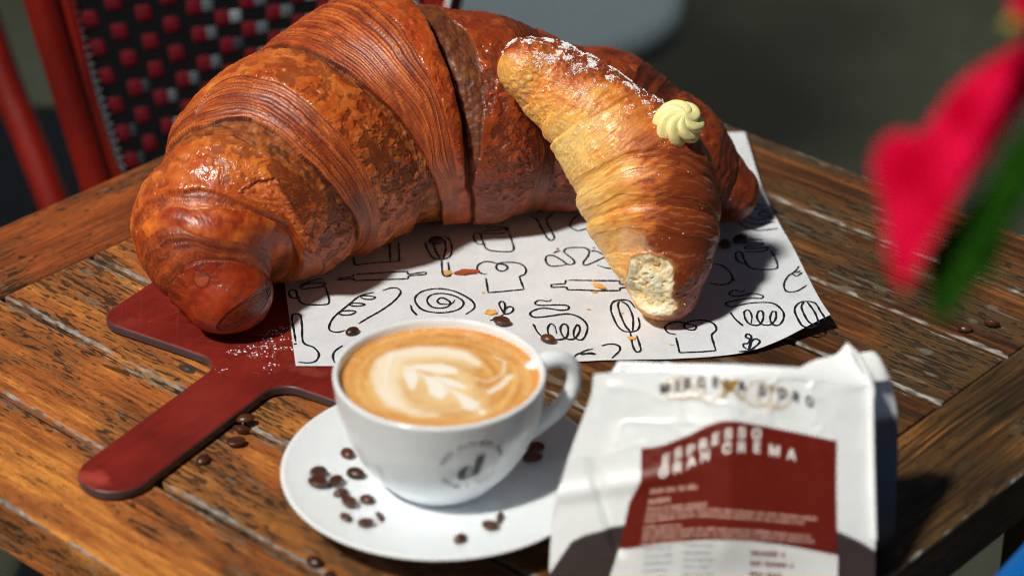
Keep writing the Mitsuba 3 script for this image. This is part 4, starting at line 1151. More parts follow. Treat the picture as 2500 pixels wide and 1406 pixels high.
saucer_labels = ['coffee bean half hidden behind the left side of the cup', 'large coffee bean touching the lower left of the cup', 'upper bean of the pair at the left rim of the saucer', 'lower bean of the pair at the left rim of the saucer',
                 'uppermost bean of the leaning trio in front of the cup', 'middle bean of the leaning trio in front of the cup', 'lowest bean of the leaning trio in front of the cup', 'reddish coffee bean alone right of the leaning trio',
                 'small dark bean below the leaning trio on the saucer', 'coffee bean lowest in the left cluster on the saucer', 'narrow coffee bean tilted on its side in front of the cup', 'upper bean of the pair at the front right of the saucer',
                 'lower bean of the pair at the front right of the saucer', 'single coffee bean nearest the front rim of the saucer', 'far bean of the shaded pair behind the cup by the bag', 'near bean of the shaded pair behind the cup by the bag']
yw = [120, 150, 20, 165, 70, 30, 120, 150, 130, 15, 110, 80, 165, 60, 40, 10]
for i, (xy, lb) in enumerate(zip(BEANS_SAUCER, saucer_labels)):
    put_bean(xy, saucer_z, i, yw[i], i in (2, 3, 4, 6, 9, 11, 12), lb, 'coffee beans on the saucer', roll=[0, 0, 25, 0, 0, 0, 10, 0, 20, 0, 60, 70, 0, 0, 0, 0][i],
             size=[0.95, 1.1, 0.95, 1.1, 0.95, 0.85, 1.05, 0.9, 0.8, 0.85, 0.8, 0.9, 0.9, 0.85, 1.1, 1.1][i])
# ================================================================ coffee bag: gusseted, half empty, its mouth folded back
_al, _ln = math.radians(4), math.radians(24)
BO = np.array([0.095, -0.181, 0.0015])
BU = np.array([math.cos(_al), -math.sin(_al), 0])
BB = np.array([math.sin(_al), math.cos(_al), 0])
BW = BB * math.sin(_ln) + np.array([0, 0, math.cos(_ln)])
BN = np.cross(BU, BW)
UL = lambda w: np.interp(w, [0, 0.0100, 0.0229, 0.0422, 0.0654, 0.0886, 0.1], [-0.0772, -0.0773, -0.0769, -0.0750, -0.0683, -0.0606, -0.0600])
UR = lambda w: np.interp(w, [0, 0.0252, 0.06, 0.0978, 0.1], [0.0722, 0.0718, 0.0690, 0.0668, 0.0664])
WT = lambda u: np.interp(u, [-0.061, -0.0408, -0.0039, 0.0247, 0.0667], [0.0975, 0.1000, 0.1004, 0.0998, 0.0978])


def bulge(u, w):
    u, w = np.asarray(u, float), np.asarray(w, float)
    q = np.clip(1 - (u / 0.078) ** 2, 0, 1)
    b = 0.0062 * q * np.sin(np.pi * np.clip(w / 0.11 + 0.06, 0, 1)) ** 0.8
    b = b + 0.0075 * np.exp(-np.sqrt((u - 0.004) ** 2 + 0.000006) / 0.028) * sstep(0.004, 0.03, w)
    wr = meshkit.fbm(np.stack([u * 40 + w * 14, w * 26, 0 * u], -1), 4, 17) - 0.5
    b = b + 0.0050 * wr * (0.35 + 0.65 * sstep(0.03, 0.09, w))
    cr_ = np.abs(meshkit.fbm(np.stack([u * 34 + 3, w * 60, 0 * u], -1), 3, 23) - 0.5)
    b = b + 0.0005 * sstep(0.07, 0.0, cr_) * sstep(0.045, 0.085, w)
    b = b - 0.0030 * np.exp(-(((u + 0.050) + 0.35 * (w - 0.03)) / 0.0028) ** 2) * sstep(0.012, 0.02, w) * sstep(0.062, 0.045, w)       # dent at the lower left
    return b + 0.0016 * np.exp(-((w - 0.052 - 0.25 * (u + 0.03)) / 0.0045) ** 2) * sstep(0.0, -0.03, u)


def on_bag(uw, lift=0.0):
    uw = np.asarray(uw, float)
    return BO + uw[..., :1] * BU + uw[..., 1:2] * BW + (bulge(uw[..., 0], uw[..., 1]) + lift)[..., None] * BN


def bag_print(m2d, lift):
    v = np.asarray(m2d.vertices)[:, :2]
    t = trimesh.Trimesh(on_bag(v, lift), m2d.faces, process=False)
    return t


scene['bag_mat'] = principled(VC, 0.33, 0.5, clearcoat=0.2, clearcoat_gloss=0.8)
scene['label_brown'] = principled(lin(106, 24, 8), 0.30, 0.5, clearcoat=0.3, clearcoat_gloss=0.85)
scene['label_white'] = principled(lin(232, 234, 236), 0.4, 0.4)
scene['print_white'] = principled(lin(244, 240, 236), 0.4, 0.4)
scene['print_pale'] = principled(lin(214, 170, 156), 0.4, 0.4)
scene['print_dark'] = principled(lin(52, 50, 68), 0.4, 0.4)
scene['print_gold'] = principled(lin(158, 118, 32), 0.4, 0.4)
scene['print_ring'] = principled(lin(196, 166, 120), 0.4, 0.4)
scene['print_red'] = principled(lin(150, 96, 104), 0.4, 0.4)
scene['print_grey'] = principled(lin(176, 178, 186), 0.4, 0.4)
bag = thing('coffee_bag', 'white paper coffee bag with a brown label and folded open top', 'coffee bag')
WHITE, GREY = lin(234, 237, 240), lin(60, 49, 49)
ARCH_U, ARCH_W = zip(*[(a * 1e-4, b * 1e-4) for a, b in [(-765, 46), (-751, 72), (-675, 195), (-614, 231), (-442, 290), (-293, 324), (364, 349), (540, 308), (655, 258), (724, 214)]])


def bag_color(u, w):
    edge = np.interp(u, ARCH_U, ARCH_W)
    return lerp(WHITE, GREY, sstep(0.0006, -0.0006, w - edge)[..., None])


nu, nw = 260, 190
f_ = np.linspace(0, 1, nu)
g_ = np.linspace(0, 1, nw)
w0 = np.broadcast_to(g_[None, :] * 0.1, (nu, nw))
u0 = UL(w0) + f_[:, None] * (UR(w0) - UL(w0))
w0 = g_[None, :] * WT(u0)
u0 = UL(w0) + f_[:, None] * (UR(w0) - UL(w0))
front = on_bag(np.stack([u0, w0], -1))
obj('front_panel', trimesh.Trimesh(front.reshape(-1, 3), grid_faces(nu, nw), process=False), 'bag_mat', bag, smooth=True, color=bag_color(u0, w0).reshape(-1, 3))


def sheet(name, rows, cols=None, label=None, sub=10, color=None, wr=0.0012, seed=1, smooth=True):
    """Smooth sheet through a small net of points rows[i][j]."""
    a = np.array(rows, float)
    a = np.stack([spline(r, sub * (a.shape[1] - 1) + 1) for r in a])
    a = np.stack([spline(a[:, j], sub * (a.shape[0] - 1) + 1) for j in range(a.shape[1])], 1)
    nn = np.cross(np.gradient(a, axis=0), np.gradient(a, axis=1))
    nn /= np.linalg.norm(nn, axis=-1, keepdims=True) + 1e-12
    ii, jj = np.meshgrid(np.linspace(0, 1, a.shape[0]), np.linspace(0, 1, a.shape[1]), indexing='ij')
    inner = np.minimum(1, 8 * np.minimum(np.minimum(ii, 1 - ii), np.minimum(jj, 1 - jj)))
    a = a + (wr * 2 * (meshkit.fbm(a * 55, 4, seed) - 0.5) * inner)[..., None] * nn
    c = np.tile(WHITE, (a.shape[0] * a.shape[1], 1)) if color is None else color(a.reshape(-1, 3))
    obj(name, trimesh.Trimesh(a.reshape(-1, 3), grid_faces(a.shape[0], a.shape[1]), process=False), 'bag_mat', bag, smooth=True, color=c, label=label)


# right gusset, folded inwards, from the side seam to the back edge
FR = lambda w: front[-1, int(round(w * (nw - 1)))]
hs = [0.0, 0.22, 0.45, 0.68, 0.88, 1.0]
back_r = np.array([(0.1780, -0.1440, 0.0015), (0.1805, -0.1480, 0.012), (0.1812, -0.1420, 0.0300), (0.1808, -0.1360, 0.0520), (0.1790, -0.1330, 0.0700), (0.1742, -0.1335, 0.0880)])
rows = []
for h_, b_ in zip(hs, back_r):
    a_ = FR(h_)
    m_ = 0.5 * (a_ + b_) - BU * (0.0110 if h_ < 0.9 else 0.002)
    rows.append([a_, lerp(a_, m_, 0.55) - BU * 0.0015, m_, lerp(m_, b_, 0.5) - BU * 0.001, b_])
grey_low = lambda p: lerp(WHITE, GREY * 1.25, sstep(0.0265, 0.0235, p[:, 2])[:, None])
sheet('side_gusset', rows, color=lambda p: lerp(WHITE, lin(96, 98, 104), sstep(0.070, 0.064, p[:, 2] + 0.25 * (p[:, 1] + 0.135))[:, None]), wr=0.0008, seed=3)  # lower side greyed: the fold's shade is put into its colour
FL = lambda w: front[0, int(round(w * (nw - 1)))]
back_l = np.array([(0.0450, -0.1500, 0.0015), (0.0470, -0.146, 0.012), (0.0490, -0.138, 0.030), (0.0510, -0.128, 0.052), (0.0520, -0.121, 0.070), (0.0500, -0.1170, 0.0830)])
rows = []
for h_, b_ in zip(hs, back_l):
    a_ = FL(h_)
    m_ = 0.5 * (a_ + b_) + BU * 0.008
    rows.append([a_, lerp(a_, m_, 0.5), m_, lerp(m_, b_, 0.5), b_])
sheet('side_gusset', rows, wr=0.0006, seed=5)
rows = [[lerp(a_, b_, t) + BB * 0.006 * math.sin(math.pi * t) for t in np.linspace(0, 1, 6)] for a_, b_ in zip(back_l, back_r)]
sheet('back_panel', rows, wr=0.0012, seed=7)
# folded mouth: from the front's upper edge over a raised ridge to the back
tops = [front[int(t * (nu - 1)), -1] for t in (0.0, 0.18, 0.36, 0.52, 0.66, 0.80, 0.90, 1.0)]
ridge = [(0.0440, -0.1230, 0.0800), (0.060, -0.1210, 0.0800), (0.083, -0.1220, 0.0810), (0.103, -0.1260, 0.0835), (0.1235, -0.1335, 0.0878), (0.1394, -0.1299, 0.0942), (0.1492, -0.1287, 0.0966), (0.1543, -0.1262, 0.1008)]
backs = [lerp(back_l[-1], back_r[-1], t) + np.array([0, 0.004, 0.0]) for t in (0, 0.14, 0.3, 0.46, 0.62, 0.76, 0.86, 0.93)]
sheet('folded_top', [tops, [lerp(np.array(a_), np.array(b_), 0.5) - [0, 0, 0.0012] for a_, b_ in zip(tops, ridge)], ridge], wr=0.0022, seed=9)
sheet('folded_top', [ridge, [lerp(np.array(a_), np.array(b_), 0.55) - [0, 0, 0.001] for a_, b_ in zip(ridge, backs)], backs], wr=0.0008, seed=10)
ear = [[(0.1543, -0.1262, 0.1008), (0.1582, -0.1288, 0.0984), FR(1.0)], [(0.1600, -0.1275, 0.0972), (0.1620, -0.1300, 0.0955), (0.1660, -0.1410, 0.0900)], [(0.1671, -0.1272, 0.0974), (0.1690, -0.1300, 0.0948), (0.1712, -0.1385, 0.0890)], [(0.1704, -0.1303, 0.0936), (0.1728, -0.1320, 0.0905), back_r[-1] + [0, -0.002, 0.0]]]
sheet('folded_top', ear, wr=0.0014, seed=11)
sheet('folded_top', [[ear[3][0], ear[3][1], ear[3][2]], [(0.166, -0.122, 0.088), (0.170, -0.124, 0.086), back_r[-1] + [0, 0.001, -0.003]], [(0.160, -0.117, 0.078), (0.168, -0.117, 0.078), back_r[-2]]], wr=0.0005, seed=12)
# heat-sealed side seam
seam = np.vstack([[(0.1543, -0.1265, 0.1012), (0.1590, -0.1340, 0.0985)], [FR(h_) + BN * 0.0014 for h_ in (1.0, 0.9, 0.7, 0.5, 0.28)]])
obj('side_seam', tube(seam, [0.0012, 0.0018, 0.0024, 0.0024, 0.0024, 0.0024, 0.0023], 14, 60, squash=0.45), 'label_white', bag, smooth=40)

# stuck-on label, its lower white field, and the printing
u4 = lambda q: np.array(q, float) * 1e-4
lab = sg.Polygon(np.vstack([spline(u4([(-370, 651), (-284, 668), (-170, 721), (-54, 785), (29, 804), (180, 784), (517, 723)]), 60), u4([(523, 515), (545, 194)]), spline(u4([(545, 194), (281, 240), (45, 258), (-189, 230), (-453, 173)]), 40)[1:], u4([(-415, 399), (-366, 505)])]))
obj('label', bag_print(flat_mesh(lab, 0.0015), 0.0006), 'label_brown', bag, smooth=True, label='glossy red brown label with white lettering')
low = sg.Polygon(np.vstack([spline(u4([(-453, 171), (-189, 228), (45, 256), (281, 238), (549, 192)]), 40), u4([(558, 4), (-502, 4)])]))
obj('lower_label', bag_print(flat_mesh(low, 0.0015), 0.0005), 'label_white', bag, smooth=True, label='white lower field of the label with fine print')


def lettering(name, text, line, height, mat, lift=0.0010, stretch=1.0, tilt=True, fat=0.0):
    """Characters set one by one along a measured base line (u, w) of the panel."""
    ln = np.array(line, float) * 1e-4
    path = spline(ln, 400) if len(ln) > 2 else ln[0] + np.linspace(0, 1, 400)[:, None] * (ln[1] - ln[0])
    adv = np.array([{'I': 0.55, ' ': 0.55, "'": 0.4, 'M': 1.35, 'O': 1.1}.get(ch, 1.0) for ch in text])
    pos = np.concatenate([[0], np.cumsum(0.5 * (adv[1:] + adv[:-1]))])
    pos = pos / pos[-1]
    out = []
    for ch, t in zip(text, pos):
        if ch == ' ':
            continue
        i = int(t * 399)
        d = path[min(i + 12, 399)] - path[max(i - 12, 0)]
        g = glyph(ch, height).buffer(fat)
        x0, y0, x1, y1 = g.bounds
        g = shapely.affinity.scale(shapely.affinity.translate(g, -(x0 + x1) / 2, 0), stretch, 1, origin=(0, 0))
        if tilt:
            g = shapely.affinity.skew(g, 0, math.degrees(math.atan2(d[1], d[0])), origin=(0, 0))
        out.append(shapely.affinity.translate(g, *path[i]))
    m = cat(*[flat_mesh(g, 0.002) for g in out])
    obj(name, bag_print(m, lift), mat, bag)


lettering('lettering', 'ESPRESSO', ESP_LINE, 0.0045, 'print_white', stretch=0.95, fat=0.00008)
lettering('lettering', 'GRAN CREMA', GRAN_LINE, 0.0045, 'print_white', stretch=0.95, fat=0.00008)
lettering('lettering', "MISCELA D'ORO", [(-275, 912), (-223, 922), (-165, 942), (-65, 956), (-14, 954), (57, 946), (147, 931), (181, 923), (263, 914), (330, 897), (385, 880)], 0.0042, 'print_dark', stretch=0.85, fat=0.0001)
rb = np.random.default_rng(31)


def fine_print(line, h, mat, lift=0.0010, fill=0.86):
    """Rows of print too small and too blurred to read: letter-sized dashes."""
    ln = np.array(line, float) * 1e-4
    path = spline(ln, 300) if len(ln) > 2 else ln[0] + np.linspace(0, 1, 300)[:, None] * (ln[1] - ln[0])
    total = np.linalg.norm(np.diff(path, axis=0), axis=1).sum()
    out, x = [], 0.0
    while x < total - 0.001:
        word = rb.integers(2, 9)
        for _ in range(word):
            i = min(int(x / total * 299), 299)
            wd = h * rb.uniform(0.35, 0.6)
            hh = h * rb.uniform(0.65, 1.0)
            out.append(sg.box(path[i, 0], path[i, 1], path[i, 0] + wd * fill, path[i, 1] + hh))
            x += wd + h * 0.14
            if x > total:
                break
        x += h * 0.45
    return out


m = []
for ln, h in (([(-320, 447), (-215, 466)], 0.0024), ([(-190, 470), (-115, 484)], 0.0024), ([(-326, 398), (-226, 420)], 0.0024), ([(-330, 366), (-70, 408)], 0.0019), ([(-335, 338), (-32, 386), (439, 356)], 0.0017),
              ([(-339, 313), (-31, 361), (383, 337)], 0.0017), ([(-344, 280), (-170, 304)], 0.0017), ([(-346, 255), (10, 297), (420, 270)], 0.0017), ([(-348, 230), (10, 272), (436, 248)], 0.0017), ([(-350, 205), (-150, 232)], 0.0015)):
    m += fine_print(ln, h, None)
obj('fine_print', bag_print(flat_mesh(shapely.union_all(m), 0.004), 0.0010), 'print_pale', bag)
m = []
for j in range(5):
    m += fine_print([(-340, 180 - 36 * j), (-215, 198 - 36 * j)], 0.0013, None) + fine_print([(-160, 212 - 36 * j), (-20, 222 - 36 * j)], 0.0013, None)
obj('fine_print', bag_print(flat_mesh(shapely.union_all(m), 0.004), 0.0010), 'print_grey', bag)
m = []
for j, (x0, x1) in enumerate(((150, 300), (150, 345), (150, 290))):
    m += fine_print([(x0, 185 - 52 * j), (x1, 178 - 52 * j)], 0.0028, None)
obj('fine_print', bag_print(flat_mesh(shapely.union_all(m), 0.004), 0.0010), 'print_red', bag)
rings = [sg.Point(x * 1e-4, y * 1e-4).buffer(r * 1e-4, 20).exterior.buffer(0.00034, 3) for x, y, r in ((-235, 930, 46), (-195, 936, 48), (-140, 944, 50), (-70, 944, 58), (150, 926, 58), (200, 918, 50), (250, 910, 46))]
rings = [sg.Polygon(r.exterior, [h_ for h_ in r.interiors]) for r in rings]
obj('emblem_rings', bag_print(flat_mesh(shapely.union_all(rings).intersection(sg.box(-0.04, 0.08, 0.04, 0.0992)), 0.003), 0.00040), 'print_ring', bag)
emb = sg.Polygon(u4([(-34, 982), (60, 990), (48, 962), (32, 944), (12, 926), (0, 942), (-16, 962)])).union(sg.LineString(u4([(8, 940), (-8, 905)])).buffer(0.0006)).union(sg.LineString(u4([(30, 950), (52, 930), (80, 905)])).buffer(0.0006)).union(sg.LineString(u4([(52, 985), (78, 978), (70, 962)])).buffer(0.0004))
obj('emblem', bag_print(flat_mesh(emb, 0.002), 0.0005), 'print_gold', bag)
# ================================================================ pastry flakes and flour on the board
def flake_mesh(a, b, seed):
    r = np.random.default_rng(seed)
    n, m = 9, 22
    tt, ph = np.meshgrid(np.linspace(0.0, 1, n), np.arange(m) * 2 * np.pi / m, indexing='ij')
    rim = 1 + 0.22 * np.sin(2 * ph + r.uniform(0, 6)) + 0.16 * np.sin(5 * ph + r.uniform(0, 6)) + 0.08 * r.standard_normal(m)[None]
    x, y = a * tt * np.cos(ph) * rim, b * tt * np.sin(ph) * rim
    z = 0.0003 + 0.10 * a * (tt * np.cos(ph + 1)) ** 2 + 0.16 * b * (tt * np.sin(ph)) ** 2 + 0.04 * b * r.standard_normal((n, m)) * tt
    top = np.stack([x, y, z + 0.0002 * (1 - tt)], -1).reshape(-1, 3)
    bot = np.stack([x, y, z - 0.00025], -1).reshape(-1, 3)
    f = grid_faces(n, m, True)
    i = (n - 1) * m + np.arange(m)
    k = (n - 1) * m + (np.arange(m) + 1) % m
    q = n * m
    rimf = np.vstack([np.stack([i, k, i + q], 1), np.stack([k, k + q, i + q], 1)])
    t = trimesh.Trimesh(np.vstack([top, bot]), np.vstack([f, f[:, ::-1] + q, rimf]), process=False)
    t.fix_normals()
    return t


def flake_mat(c0, c1):
    return principled(proc(lambda p, n, uv: mix(c0, c1, fbm(p.x * 700, p.y * 700, p.z * 700, 3))), 0.4, 0.4)


scene['flake_gold'] = flake_mat(L(206, 130, 56), L(248, 196, 104))
scene['flake_brown'] = flake_mat(L(120, 48, 26), L(196, 92, 52))
FL = [('small golden pastry flake touching the long brown one on the drawn whisk', 0.0028, 0.0022, 20, 'gold'), ('long reddish brown pastry flake between the drawn whisk and toast', 0.0075, 0.0026, 2, 'brown'),
      ('golden pastry flake beside the bean behind the cup', 0.0036, 0.0026, 60, 'gold'), ('curled golden pastry flake on the drawn rolling pin under the small croissant', 0.0048, 0.0020, -18, 'gold'),
      ('tiny crumb just below the flake on the drawn rolling pin', 0.0012, 0.0010, 0, 'gold'), ('small golden crumb on the handle of the lower drawn whisk', 0.0022, 0.0017, 30, 'gold'),
      ('tiny crumb below the upper drawn toast', 0.0009, 0.0007, 0, 'gold'), ('tiny crumb above the drawn rolling pin left of the small croissant', 0.0009, 0.0007, 40, 'gold'), ('tiny crumb above the lower drawn whisk', 0.0008, 0.0006, 0, 'gold'),
      ('tiny crumb on the lower drawn toast', 0.0008, 0.0006, 0, 'gold'), ('tiny brown crumb left of the drawn croissant', 0.0009, 0.0007, 20, 'brown'), ('tiny brown crumb right above the drawn croissant', 0.0008, 0.0006, 70, 'brown'),
      ('tiny crumb just below the torn tip of the small croissant', 0.0009, 0.0007, 0, 'gold'), ('tiny crumb in the shade right of the small croissant', 0.0010, 0.0008, 0, 'brown'), ('tiny crumb above the drawn pancakes behind the cup handle', 0.0009, 0.0007, 0, 'gold')]
for i, (xy, (lb, a, b, yaw, tone)) in enumerate(zip(FLAKES, FL)):
    m = flake_mesh(a, b, 40 + i)
    m.apply_transform(trimesh.transformations.rotation_matrix(math.radians(yaw), [0, 0, 1]))
    x, y = np.array(xy) * 1e-4
    m.apply_translation([x, y, float(paper_z(x, y)) + 0.0001])
    obj('pastry_flake', m, 'flake_' + tone, smooth=45, label=lb, cat='crumb', group='pastry crumbs on the paper')
rq = np.random.default_rng(77)
sv, sf = [], []
for xy in SPECKS:
    x, y = np.array(xy) * 1e-4
    for _ in range(9):
        r = 0.00012 + 0.00042 * rq.random() ** 3
        c = np.array([x + rq.normal(0, 0.0021), y + rq.normal(0, 0.0014), BOARD_Z + 0.4 * r])
        sf.append(ico.faces + 12 * len(sv))
        sv.append(c + ico.vertices * r * (1 + 0.3 * rq.standard_normal((12, 1))) * [1.3, 1, 0.6])
obj('flour_specks', trimesh.Trimesh(np.vstack(sv), np.vstack(sf), process=False), 'sugar_mat', label='white flour specks sprinkled on the red board below the croissant', cat='flour', kind='stuff')

# ================================================================ bistro chair behind the table
CP = np.array([-0.1878, 0.4955, -0.0423])
_be, _ti = math.radians(10), math.radians(12)
CH = np.array([math.cos(_be), math.sin(_be), 0])
_nb = np.array([-math.sin(_be), math.cos(_be), 0])
CV = _nb * math.sin(_ti) + np.array([0, 0, math.cos(_ti)])
CN = np.cross(CH, CV)
if CN[1] > 0:
    CN = -CN
CW = np.array(WEAVE_MAP)


def weave(i, j, lift=0.0):
    i, j = np.asarray(i, float), np.asarray(j, float)
    q = np.stack([np.ones_like(i), i, j, i * j], -1) @ CW
    return CP + q[..., :1] * CH + q[..., 1:] * CV + np.asarray(lift)[..., None] * CN


chair = thing('bistro_chair', 'red framed bistro chair with black and red woven back behind the table', 'chair')
scene['chair_red'] = principled(proc(lambda p, n, uv: mix(L(86, 6, 2), L(140, 22, 4), fbm(p.x * 30, p.y * 30, p.z * 20, 3))), 0.34, 0.5, clearcoat=0.5, clearcoat_gloss=0.9)
scene['strand_black'] = principled(lin(10, 12, 17), 0.5, 0.3)
scene['strand_red'] = principled(lin(100, 9, 25), 0.7, 0.2)
scene['chair_white'] = principled(lin(225, 215, 218), 0.4, 0.5)
I0, I1, J0, J1 = -1.02, 13.6, -9.0, 11.6
gi, gj = np.meshgrid(np.linspace(I0, I1, 60), np.linspace(J0, J1, 60), indexing='ij')
a_, b_ = weave(gi, gj, -0.001).reshape(-1, 3), weave(gi, gj, -0.005).reshape(-1, 3)
f_ = grid_faces(60, 60)
_m = trimesh.Trimesh(np.vstack([a_, b_]), np.vstack([f_, f_[:, ::-1] + 3600]), process=False)
obj('woven_back', _m, 'strand_black', chair)
for q in range(4):
    scene[f'glint_stitch_grey_{q}'] = principled(lin(*[(44, 50, 58), (84, 92, 100), (128, 136, 144), (176, 182, 190)][q]), 0.45, 0.5)  # greys for the painted glints, one also for the stitching


def tile(i, j, wi, wj, up, lift):
    n = 7
    a, b = np.meshgrid(np.linspace(-1, 1, n), np.linspace(-1, 1, n), indexing='ij')
    h = lift + up * np.sqrt(np.clip((1 - a ** 4) * (1 - b ** 4), 0, 1)) + 0.0002 * np.sin(9 * a)
    r = 1 - 0.10 * (np.abs(a) * np.abs(b)) ** 3
    return trimesh.Trimesh(weave(i + a * wi * r, j + b * wj * r, h).reshape(-1, 3), grid_faces(n, n, flip=True), process=False)


rt = np.random.default_rng(8)
for i in range(0, 14):
    for j in range(-7, 12):
        if (i + j) % 2:
            continue
        jx = rt.uniform(-0.05, 0.05, 2)
        obj('red_strand', tile(i + jx[0], j + jx[1], 0.295, 0.54, 0.0010, 0.0), 'strand_red', chair, smooth=True)
        if i + 0.5 < 13.3:
            tone = np.clip((i - 1.5) * 0.42 + (j - 2) * 0.16 + rt.normal(0, 0.5), 0, 3.4)  # glints on black strands painted as grey tiles, paler rightwards and down
            if tone > 0.45:
                obj('glint_strand', tile(i + 0.46, j + jx[1], 0.15 + 0.02 * min(i, 6), 0.45, 0.0008, -0.0002), f'glint_stitch_grey_{min(3, int(tone))}', chair, smooth=True)
zz = [weave(-0.58 + 0.19 * (-1) ** k, j, 0.0012) for k, j in enumerate(np.arange(-9, 11.4, 0.30))]
obj('edge_stitching', tube(np.array(zz), 0.0017, 8), 'glint_stitch_grey_2', chair, smooth=True)


def cpt(h, v, n=0.0):
    return CP + h * CH + v * CV + n * CN


# bent frame: outer upright, inner loop round the weave, right upright, seat and legs
obj('upright', tube(np.array([cpt(-0.166, 0.19), cpt(-0.1373, 0.0524), cpt(-0.124, -0.012), cpt(-0.1101, -0.0781), cpt(-0.085, -0.2), cpt(-0.075, -0.27)]), [0.0118, 0.0122, 0.0122, 0.0122, 0.0125, 0.0125], 20, 80), 'chair_red', chair, smooth=True)
obj('upright', tube(np.array([cpt(0.190, 0.19), cpt(0.1440, 0.0346), cpt(0.1410, 0.020), cpt(0.118, -0.08), cpt(0.095, -0.2), cpt(0.088, -0.27)]), [0.0110] * 6, 20, 80), 'chair_red', chair, smooth=True)
obj('white_strip', tube(np.array([cpt(0.155, 0.075, 0.0105), cpt(0.1436, 0.0346, 0.0105), cpt(0.1395, 0.0205, 0.0105), cpt(0.128, -0.03, 0.0105)]), 0.0050, 12, 30, squash=0.4), 'chair_white', chair, smooth=True)
loop = [cpt(-0.148, 0.19, -0.003), cpt(-0.1199, 0.0513, -0.003), cpt(-0.1106, -0.0129, -0.003), cpt(-0.0985, -0.0680, -0.003), cpt(-0.085, -0.088, -0.003), cpt(-0.04, -0.098, -0.003), cpt(0.05, -0.098, -0.003), cpt(0.10, -0.090, -0.003), cpt(0.120, -0.05, -0.003), cpt(0.131, 0.02, -0.003), cpt(0.170, 0.19, -0.003)]
obj('inner_frame', tube(np.array(loop), 0.0072, 16, 140), 'chair_red', chair, smooth=True)
obj('top_rail', tube(np.array([cpt(-0.166, 0.185), cpt(-0.09, 0.215), cpt(0.01, 0.225), cpt(0.11, 0.215), cpt(0.190, 0.185)]), 0.0118, 18, 60), 'chair_red', chair, smooth=True)
sc0 = cpt(0.01, -0.29) + CN * 0.19
sc0[2] = -0.315
ang_ = np.arange(48) * 2 * np.pi / 48
obj('seat', slab(sc0[:2] + np.column_stack([0.20 * np.cos(ang_), 0.19 * np.sin(ang_)]), -0.335, -0.310, 0.008), 'strand_black', chair, smooth=40)
for hx, nx in ((-0.14, 0.03), (0.16, 0.03), (-0.13, 0.33), (0.15, 0.33)):
    top = cpt(hx * 0.72, -0.29) + CN * nx
    foot = cpt(hx * 1.15, -0.29) + CN * (nx + (-0.04 if nx < 0.1 else 0.02))
    obj('leg', tube(np.array([[top[0], top[1], -0.30], [foot[0], foot[1], GROUND]]), 0.012, 14), 'chair_red', chair, smooth=40)

# dark red slanting rail at the far left: the arm of another chair
p1 = np.array([(-0.4480, 0.7400, 0.0), (-0.4008, 0.6760, -0.1295), (-0.3800, 0.6505, -0.1744), (-0.3592, 0.6248, -0.2196), (-0.325, 0.585, -0.30)])
back2 = thing('red_chair', 'second dark red chair, only its slanting frame seen at the left edge', 'chair')
obj('frame', tube(p1, 0.0125, 18, 60), 'chair_red', back2, smooth=True)
for dx in (0.0, -0.34):
    obj('leg', tube(np.array([[p1[-1][0] + dx, p1[-1][1] + 0.005, -0.30], [p1[-1][0] + dx + 0.02, p1[-1][1] - 0.02, GROUND]]), 0.0125, 14), 'chair_red', back2, smooth=40)
    obj('leg', tube(np.array([[p1[-1][0] + dx, p1[-1][1] + 0.36, -0.30], [p1[-1][0] + dx + 0.02, p1[-1][1] + 0.38, GROUND]]), 0.0125, 14), 'chair_red', back2, smooth=40)
q_ = sg.box(p1[-1][0] - 0.36, p1[-1][1] - 0.015, p1[-1][0] + 0.02, p1[-1][1] + 0.38).buffer(-0.05).buffer(0.05, 12)
obj('seat', slab(np.array(q_.exterior.segmentize(0.02).coords)[:-1], -0.325, -0.300, 0.006), 'strand_black', back2, smooth=40)
obj('frame', tube(p1 + [-0.36, 0.0, 0], 0.0125, 18, 60), 'chair_red', back2, smooth=True)

# ================================================================ grey rounded seat further off
sl = spline([(0.192, 1.46), (0.187, 1.373), (0.179, 1.302), (0.168, 1.265), (0.143, 1.231), (0.101, 1.196), (0.068, 1.170), (0.019, 1.137), (-0.041, 1.113), (-0.10, 1.104), (-0.16, 1.115), (-0.22, 1.16), (-0.25, 1.25), (-0.26, 1.40), (-0.24, 1.52), (-0.15, 1.60), (0.0, 1.62), (0.12, 1.58)], 140, closed=True)
stool = thing('grey_seat', 'pale grey rounded seat out of focus beyond the table', 'stool')
scene['grey_paint'] = principled(lin(94, 105, 111), 0.4, 0.4)
obj('seat', slab(sl, -0.385, -0.340, 0.020, 6), 'grey_paint', stool, smooth=50)
_m = lathe(np.array([(0.0, -0.386), (0.15, -0.386), (0.14, -0.42), (0.13, -0.60), (0.17, GROUND + 0.02), (0.18, GROUND + 0.001), (0, GROUND + 0.001)]), 48)
_m.apply_translation([-0.03, 1.37, 0])
_m.fix_normals()
obj('shade_pedestal', _m, 'strand_black', stool, smooth=40)  # added black support, standing in for the shade under the rim

# ================================================================ red-leaved plant close to the camera
PLANT = np.array([0.1219, -0.4862, 0.3755])
RED_LEAF = [[392, 479], [300, 397], [230, 344], [138, 292], [39, 207], [-18, 128], [-59, 90], [-117, 95], [-166, 63], [-188, -1], [-174, -82], [-155, -187], [-138, -292], [-107, -363], [-68, -291], [-10, -186], [59, -81], [140, 7], [232, 118], [347, 246], [439, 398]]
GREEN_LEAF = [[463, 294], [348, 188], [232, 83], [163, -34], [94, -122], [7, -221], [-19, -279], [-12, -361], [10, -459], [49, -436], [116, -354], [182, -295], [211, -196], [280, -80], [395, 49], [487, 166]]
PINK_LEAF = [[299, 607], [229, 536], [195, 478], [190, 431], [218, 399], [265, 409], [346, 467], [392, 561]]


